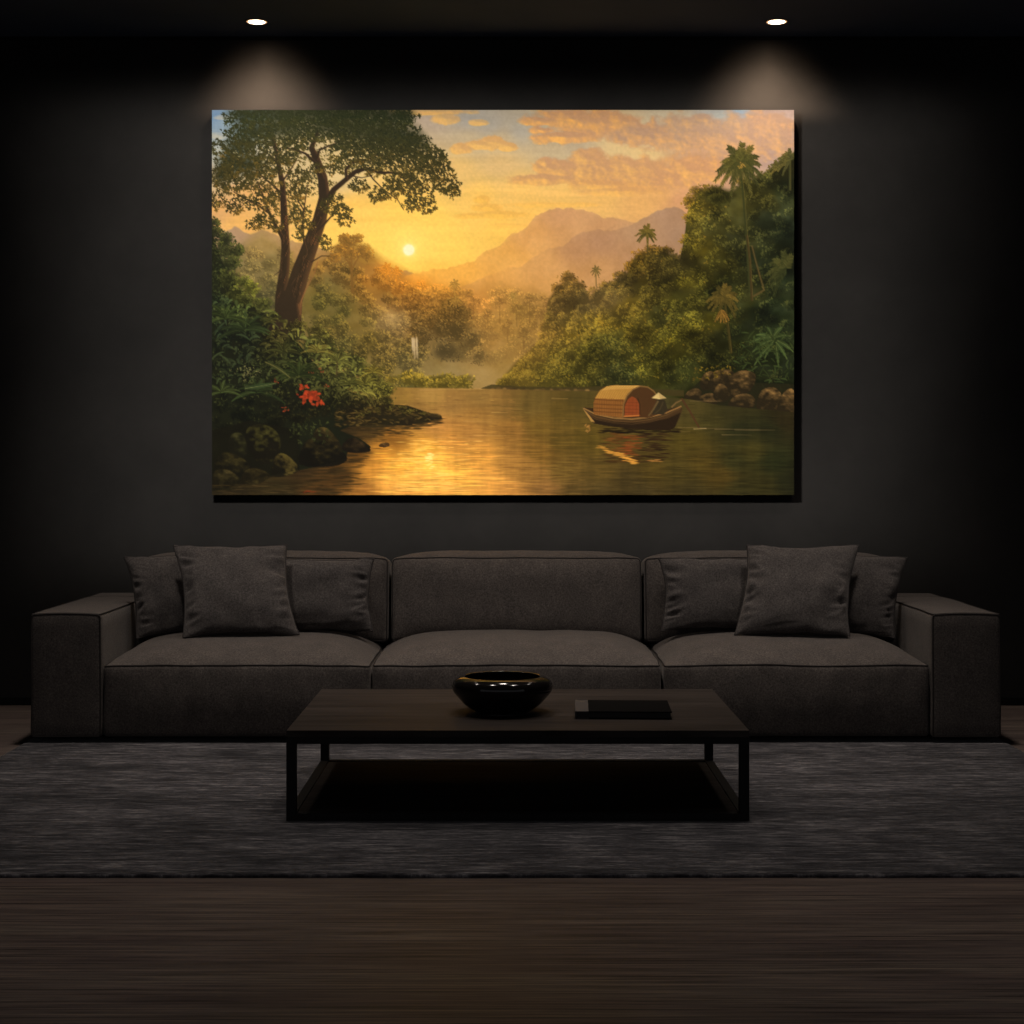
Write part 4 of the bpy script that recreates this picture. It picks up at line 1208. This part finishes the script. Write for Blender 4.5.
# ================================================================ throw pillows
def pillow_mesh(W, H, T, seed, n=64, slouch=0.0):
    bm = bmesh.new()
    grid = {}

    def shape(u, v, s):
        cu, cv = math.copysign(abs(u) ** .9, u), math.copysign(abs(v) ** .9, v)
        x = W / 2 * cu * (1 - .10 * (1 - cv * cv) * cu * cu)
        z = H / 2 * cv * (1 - .06 * (1 - cu * cu) * cv * cv)
        e = max(0.0, (1 - cu * cu)) * max(0.0, (1 - cv * cv))
        t = T / 2 * e ** .5
        edge = 1 - e
        # puckers running in from the seams and slack folds near the corners
        au = min(1, max(0, (abs(cu) - .45) / .5))
        av = min(1, max(0, (abs(cv) - .7) / .3))
        rad = .5 - abs(noise.noise(Vector((cu * 1.6 + seed, cv * 5.2 + cu * 1.5 * (1 if cv > 0 else -1), seed + s)))) * 2.2
        top = noise.noise(Vector((cu * 7, cv * 1.5, seed - s)))
        fold = noise.noise(Vector((cu * 1.9 + cv * .9, cv * 1.7 - cu, seed * 2 + s * 3)))
        t += min(1, e * 4) * (T * .27 * rad * au * au * (1 - .6 * cv * cv) + T * .06 * top * av + T * .10 * fold)
        return Vector((x + .006 * fold * edge + slouch * z, -s * max(t, 0), z + .006 * rad * edge))
    for s in (1, -1):
        for i in range(n + 1):
            for j in range(n + 1):
                u, v = math.sin((i / n - .5) * PI), math.sin((j / n - .5) * PI)
                rim = i in (0, n) or j in (0, n)
                key = (i, j, 0 if rim else s)
                if key not in grid:
                    p = shape(u, v, s)
                    if rim:
                        p.y = 0
                    grid[key] = bm.verts.new(p)
        for i in range(n):
            for j in range(n):
                q = [grid.get((a, b_, 0)) or grid[(a, b_, s)] for a, b_ in ((i, j), (i + 1, j), (i + 1, j + 1), (i, j + 1))]
                bm.faces.new(q)
    rim = [grid[(i, 0, 0)].co.copy() for i in range(n)] + [grid[(n, j, 0)].co.copy() for j in range(n)] + \
          [grid[(i, n, 0)].co.copy() for i in range(n, 0, -1)] + [grid[(0, j, 0)].co.copy() for j in range(n, 0, -1)]
    return bm, rim


def world_tree(root):
    """every face of a thing in room coordinates, to see what it touches"""
    vs, fs = [], []
    for o in [root] + list(root.children_recursive):
        if o.type == 'MESH':
            n0 = len(vs)
            vs += [o.matrix_world @ v_.co for v_ in o.data.vertices]
            fs += [tuple(n0 + i_ for i_ in p_.vertices) for p_ in o.data.polygons]
    return BVHTree.FromPolygons(vs, fs)


def P(x, y, Y):
    k = Y / 1700
    return Vector(((x - 512) * k, Y, HC - (y - 465) * k))


settled = []


def pillow(label, W, H, T, seed, cx, by, Y, lean, yaw, roll=0, slouch=0.0):
    """cx, by = where the middle of its lower edge shows; it is slid forward off the backrest until it only leans there"""
    t = thing('throw_pillow', label, 'pillow', P(cx, by, Y), 'throw pillows on the sofa')
    m = Euler((0, 0, math.radians(yaw))).to_matrix() @ Euler((math.radians(-lean), 0, 0)).to_matrix() @ Euler((0, math.radians(roll), 0)).to_matrix()
    t.rotation_euler = m.to_euler()
    bm, rim = pillow_mesh(W, H, T, seed, 64, slouch)
    obj('pillow_cover', bm, M_PILLOW, t, True, (0, 0, H / 2))
    bm = bmesh.new()
    tube(bm, rim, .0036, True, 6)
    obj('seam', bm, M_PIPE_SOFT, t, True, (0, 0, H / 2))
    if not settled:
        bpy.context.view_layer.update()
        settled.append(world_tree(sofa))
    z = .35
    for q in range(160):
        k = Y / 1700
        t.location = ((cx - 512) * k, Y, z)
        bpy.context.view_layer.update()
        me_tree = world_tree(t)
        hits = [tr.overlap(me_tree) for tr in settled]
        if not any(hits):
            break
        # contact low down lifts the pillow, contact higher up brings it forward
        low = high = False
        for o_i, hit in enumerate(hits):
            for a_, b_ in hit[:4000]:
                pz = me_tree_z(t, b_)
                if pz < z + .06 and o_i == 0:
                    low = True
                else:
                    high = True
        if low:
            z += .004
        if high or not low:
            Y -= .006
    settled.append(world_tree(t))
    print('settled', label[:40], round(Y, 3), round(z, 3), 'shows at', round(465 + (HC - z) * 1700 / Y, 1), q)
    return t


def me_tree_z(t, fi):
    for o in t.children_recursive:
        n = len(o.data.polygons)
        if fi < n:
            return (o.matrix_world @ o.data.polygons[fi].center).z
        fi -= n
    return 0


pillow('square charcoal pillow at left end of sofa, leaning in the corner behind another', .42, .36, .10, 3.1, 182, 642, 7.50, 14, 12, -4, -.08)
pillow('low charcoal pillow on left seat, nearest the middle seat and partly hidden', .48, .322, .10, 5.7, 318, 637, 7.50, 12, -3)
pillow('plump grey pillow standing in front at left end of sofa, hiding parts of two others', .485, .42, .13, 8.4, 235, 634, 7.36, 26, 7, 0, -.13)
pillow('square charcoal pillow at right end of sofa, leaning in the corner behind another', .42, .36, .10, 13.1, 849, 642, 7.50, 14, -12, 4, .08)
pillow('low charcoal pillow on right seat, nearest the middle seat and partly hidden', .48, .322, .10, 15.7, 716, 637, 7.50, 12, 3)
pillow('plump grey pillow standing in front at right end of sofa, hiding parts of two others', .485, .42, .13, 18.4, 798, 634, 7.36, 26, -7, 0, .13)

# ================================================================ coffee table
RUGZ = .014
TX, TW, TY0, TY1, TZ = .0185, 1.4786, 5.427, 6.431, .3025
table = thing('coffee_table', 'low rectangular dark wood coffee table with black open frame on the rug', 'coffee table', (TX, (TY0 + TY1) / 2, RUGZ))
hw, hd, tz = TW / 2, (TY1 - TY0) / 2, TZ - RUGZ
obj('tabletop', boxmesh(-hw, hw, -hd, hd, tz - .022, tz, bev=.0015), M_WOOD, table, False)
lw = .031
for sx in (-1, 1):
    for sy in (-1, 1):
        x0, y0 = sx * (hw - lw / 2), sy * (hd - lw / 2)
        obj('leg', boxmesh(x0 - lw / 2, x0 + lw / 2, y0 - lw / 2, y0 + lw / 2, 0, tz - .0225, bev=.001), M_BLACK, table, False)
for sy in (-1, 1):
    y0 = sy * (hd - lw / 2)
    obj('top_rail', boxmesh(-hw + lw, hw - lw, y0 - lw / 2 + .002, y0 + lw / 2 - .002, tz - .0435, tz - .0225), M_BLACK, table, False)
    obj('bottom_rail', boxmesh(-hw + lw, hw - lw, y0 - lw / 2, y0 + lw / 2, 0, .0235, bev=.001), M_BLACK, table, False)
for sx in (-1, 1):
    x0 = sx * (hw - lw / 2)
    obj('top_rail', boxmesh(x0 - lw / 2 + .002, x0 + lw / 2 - .002, -hd + lw, hd - lw, tz - .0435, tz - .0225), M_BLACK, table, False)
    obj('bottom_rail', boxmesh(x0 - lw / 2, x0 + lw / 2, -hd + lw, hd - lw, 0, .0235, bev=.001), M_BLACK, table, False)
obj('shelf', boxmesh(-hw + lw, hw - lw, -hd + lw, hd - lw, .004, .020), M_SHELF, table, False)

# bowl
prof = [(0, .0), (.084, 0), (.090, .003), (.110, .014), (.132, .030), (.151, .051), (.167, .070), (.1735, .086), (.1725, .099), (.165, .111), (.153, .119), (.140, .1235), (.133, .1245), (.128, .1225), (.130, .117), (.142, .108), (.152, .097),
        (.155, .086), (.150, .073), (.135, .056), (.110, .038), (.084, .024), (.050, .016), (0, .014)]
dense = []
for q in range(len(prof) - 1):
    p0, p1, p2, p3 = prof[max(0, q - 1)], prof[q], prof[q + 1], prof[min(len(prof) - 1, q + 2)]
    for t in (0, .25, .5, .75):
        dense.append(tuple(max(0, .5 * (2 * p1[k] + (p2[k] - p0[k]) * t + (2 * p0[k] - 5 * p1[k] + 4 * p2[k] - p3[k]) * t * t + (3 * p1[k] - p0[k] - 3 * p2[k] + p3[k]) * t ** 3)) for k in (0, 1)))
dense.append(prof[-1])
dense[0] = (0, 0)
bowl = obj('bowl', lathe([(max(r, 0), z) for r, z in dense if not (r == 0 and 0 < z < .013)], 96), M_BOWL, None, True, (-.033, 5.83, TZ + .0005))
bowl['label'] = 'glossy black rounded ceramic bowl on the coffee table'
bowl['category'] = 'bowl'

# book
book = thing('book', 'large dark hardcover book with grey spine strip lying on the coffee table', 'book', (.376, 5.80, TZ + .0005), None, (0, 0, math.radians(-2.0)))
bw, bd, bh = .322, .275, .026
obj('front_cover', boxmesh(-bw / 2 + .045, bw / 2, -bd / 2, bd / 2, bh - .004, bh, bev=.0008), M_COVER, book, False)
obj('back_cover', boxmesh(-bw / 2 + .045, bw / 2, -bd / 2, bd / 2, 0, .004, bev=.0008), M_COVER, book, False)
bm = bmesh.new()
box(bm, -bw / 2, -bw / 2 + .045, -bd / 2, bd / 2, bh - .0042, bh + .0002, bev=.0008)
box(bm, -bw / 2, -bw / 2 + .045, -bd / 2, bd / 2, 0, .0042, bev=.0008)
box(bm, -bw / 2, -bw / 2 + .004, -bd / 2, bd / 2, .0042, bh - .0042)
sp = obj('spine', bm, M_SPINE, book, False)
sp['label'] = 'grey cloth spine strip'
obj('page_block', boxmesh(-bw / 2 + .005, bw / 2 - .004, -bd / 2 + .004, bd / 2 - .004, .0043, bh - .0043), M_PAGES, book, False)

# ================================================================ rug
RX0, RX1, RY0, RY1 = -2.0, 2.03, 4.734, 7.15
bm = bmesh.new()
nx, ny = 260, 160
rows = []
for j in range(ny + 1):
    row = []
    for i in range(nx + 1):
        x = RX0 + (RX1 - RX0) * i / nx
        y = RY0 + (RY1 - RY0) * j / ny
        e = min(i, nx - i, (j) * 1.0, ny - j)
        z = RUGZ - .0005 - (.0035 if e == 0 else .001 if e == 1 else 0) - .0012 * abs(noise.noise(Vector((x * 30, y * 60, 0))))
        if j == 0:
            y += .005 * noise.noise(Vector((x * 40, 1, 1)))
        if i == 0 or i == nx:
            x += .005 * noise.noise(Vector((2, y * 40, 1)))
        row.append(bm.verts.new((x, y, z)))
    rows.append(row)
for j in range(ny):
    for i in range(nx):
        bm.faces.new((rows[j][i], rows[j][i + 1], rows[j + 1][i + 1], rows[j + 1][i]))
ring = [rows[0][i] for i in range(nx)] + [rows[j][nx] for j in range(ny)] + [rows[ny][i] for i in range(nx, 0, -1)] + [rows[j][0] for j in range(ny, 0, -1)]
low = [bm.verts.new((v_.co.x, v_.co.y, .0005)) for v_ in ring]
for k in range(len(ring)):
    k2 = (k + 1) % len(ring)
    bm.faces.new((ring[k], low[k], low[k2], ring[k2]))
bm.faces.new(low)
rug = obj('rug', bm, M_RUG)
rug['label'] = 'large distressed charcoal grey area rug under the coffee table'
rug['category'] = 'rug'

# ================================================================ downlights and light
DLY = 7.858
for x, word in ((-1.180, 'left'), (1.2235, 'right')):
    d = thing('recessed_downlight', 'small round lit ceiling downlight above the painting, the %s one' % ('left hand' if x < 0 else 'right hand'), 'ceiling light', (x, DLY, ZC), 'recessed downlights over the painting')
    obj('trim_ring', lathe([(.0472, -.0004), (.0475, -.003), (.051, -.0035), (.0555, -.0025), (.0565, -.0004), (.0472, -.0004)], 40), M_RING, d)
    obj('lens', lathe([(0, -.0060), (.020, -.0056), (.033, -.0042), (.0385, -.0028), (.0385, -.0008), (0, -.0008)], 40), M_LENS, d)
    obj('halo_ring', lathe([(.0388, -.0030), (.0468, -.0022), (.0468, -.0006), (.0388, -.0006), (.0388, -.0030)], 40), M_RIM, d)  # glowing ring added as the halo round the lens


def spot(name, loc, target, power, size, blend, col=(1, .86, .70), rad=.03):
    L = bpy.data.lights.new(name, 'SPOT')
    L.energy = power
    L.spot_size = math.radians(size)
    L.spot_blend = blend
    L.color = col
    L.shadow_soft_size = rad
    o = bpy.data.objects.new(name, L)
    C.objects.link(o)
    o.location = loc
    o.rotation_euler = (Vector(target) - Vector(loc)).to_track_quat('-Z', 'Y').to_euler()
    return o


def shaped_beam(name, loc, power, col, rad, size):
    """a lamp looking straight at the wall; its throw is then shaped by node masks"""
    o = spot(name, loc, (loc[0], loc[1] + 1, loc[2]), power, size, .3, col, rad)
    o.rotation_euler = (PI / 2, 0, 0)
    L = o.data
    L.use_nodes = True
    nt = L.node_tree
    em = nt.nodes['Emission']
    tc = N(nt, 'ShaderNodeTexCoord')
    sp_ = N(nt, 'ShaderNodeSeparateXYZ')
    nt.links.new(tc.outputs['Normal'], sp_.inputs[0])

    def M(op, a, b_=None):
        n = N(nt, 'ShaderNodeMath', operation=op)
        for k, q in enumerate((a, b_)):
            if q is None:
                continue
            if isinstance(q, (int, float)):
                n.inputs[k].default_value = q
            else:
                nt.links.new(q, n.inputs[k])
        return n.outputs[0]

    def step(v, a, b_, lo=0.0):
        n = N(nt, 'ShaderNodeMapRange', interpolation_type='SMOOTHSTEP')
        n.inputs['From Min'].default_value = a
        n.inputs['From Max'].default_value = b_
        n.inputs['To Min'].default_value = lo
        n.inputs['To Max'].default_value = 1
        nt.links.new(v, n.inputs['Value'])
        return n.outputs['Result']
    return o, nt, em, sp_, M, step


def masked_fill_spot(name, loc, power, col, rad, x0, x1, z0, z1, soft):
    """unseen fill spot added for the canvas and masked round it; soft = fall-off left/right, below, above"""
    D = YW - loc[1]
    o, nt, em, sp_, M, step = shaped_beam(name, loc, power, col, rad, 110)
    dz = M('ABSOLUTE', sp_.outputs['Z'])
    hx = M('MULTIPLY', M('DIVIDE', sp_.outputs['X'], dz), D)
    hz = M('MULTIPLY', M('DIVIDE', sp_.outputs['Y'], dz), D)
    mask = M('MULTIPLY', step(hx, x0 - loc[0] - soft[0], x0 - loc[0]), step(M('MULTIPLY', hx, -1), -(x1 - loc[0]) - soft[0], -(x1 - loc[0])))
    mask = M('MULTIPLY', mask, step(hz, z0 - loc[2] - soft[1], z0 - loc[2]))
    mask = M('MULTIPLY', mask, step(M('MULTIPLY', hz, -1), -(z1 - loc[2]) - soft[2], -(z1 - loc[2])))
    mask = M('DIVIDE', mask, M('POWER', dz, 3.0))           # mask evens out the throw
    nt.links.new(mask, em.inputs['Strength'])
    return o


def wall_grazer(name, loc, power, col, rad):
    """recessed spot: a node mask draws its fan down the wall and cuts it at the canvas top"""
    D = YW - loc[1]
    o, nt, em, sp_, M, step = shaped_beam(name, loc, power, col, rad, 150)
    dz = M('ABSOLUTE', sp_.outputs['Z'])
    hx = M('ABSOLUTE', M('MULTIPLY', M('DIVIDE', sp_.outputs['X'], dz), D))
    drop = M('MULTIPLY', M('DIVIDE', sp_.outputs['Y'], dz), -D)
    w_ = M('ADD', M('MULTIPLY', drop, .72), .24)
    mask = M('POWER', step(M('SUBTRACT', w_, hx), 0.0, .46), 1.5)
    mask = M('MULTIPLY', mask, step(drop, -.03, .27))
    mask = M('MULTIPLY', mask, step(M('MULTIPLY', drop, -1), -.42, -.30))
    mask = M('DIVIDE', mask, M('POWER', dz, 2.0))
    nt.links.new(mask, em.inputs['Strength'])
    return o


WARM = (1, .89, .79)
for x in (-1.180, 1.2235):
    wall_grazer('downlight_beam', (x, DLY, ZC - .012), 46, (1, .72, .49), .015)
    spot('downlight_scallop', (x, DLY, ZC - .012), (x, DLY + .16, 2.2), 17, 130, 1.0, (1, .80, .62), .03)


masked_fill_spot('painting_fill', (-1.2, 4.9, ZC - .05), 695, (1, .95, .87), .2, -1.45, 1.37, .98, 2.82, (1.15, .5, .24))  # unseen spot added to brighten the canvas
# unseen overhead spots added to light sofa, rug and floor, no fixtures built
for x in (-1.5, 0, 1.5):
    spot('sofa_beam', (x, 6.75, ZC - .02), (x, 7.0, 0), 142, 86, 1.0, WARM, .12)
for x in (-.62, .66):
    spot('rug_beam', (x, 5.75, ZC - .02), (x, 5.75, 0), 66, 104, 1.0, WARM, .12)
for x in (-1.3, 1.3):
    spot('floor_beam', (x, 4.25, ZC - .02), (x, 4.3, 0), 52, 58, 1.0, WARM, .12)

w = bpy.data.worlds.new('room_air')
w.use_nodes = True
w.node_tree.nodes['Background'].inputs['Color'].default_value = (.22, .22, .23, 1)
w.node_tree.nodes['Background'].inputs['Strength'].default_value = 1.0
sc = bpy.context.scene
sc.world = w

# ================================================================ camera
cam = bpy.data.cameras.new('camera')
cam.sensor_width = 36
cam.lens = 36 * 1700 / 1024
cam.shift_y = -(512 - 465) / 1024
co_ = bpy.data.objects.new('camera', cam)
C.objects.link(co_)
co_.location = (0, 0, HC)
co_.rotation_euler = (PI / 2, 0, 0)
sc.camera = co_
sc.view_settings.view_transform = 'Standard'
sc.view_settings.look = 'None'
sc.view_settings.exposure = 0
sc.view_settings.gamma = 1
sc.view_settings.use_curve_mapping = False
sc.cycles.use_denoising = True
sc.cycles.max_bounces = 8
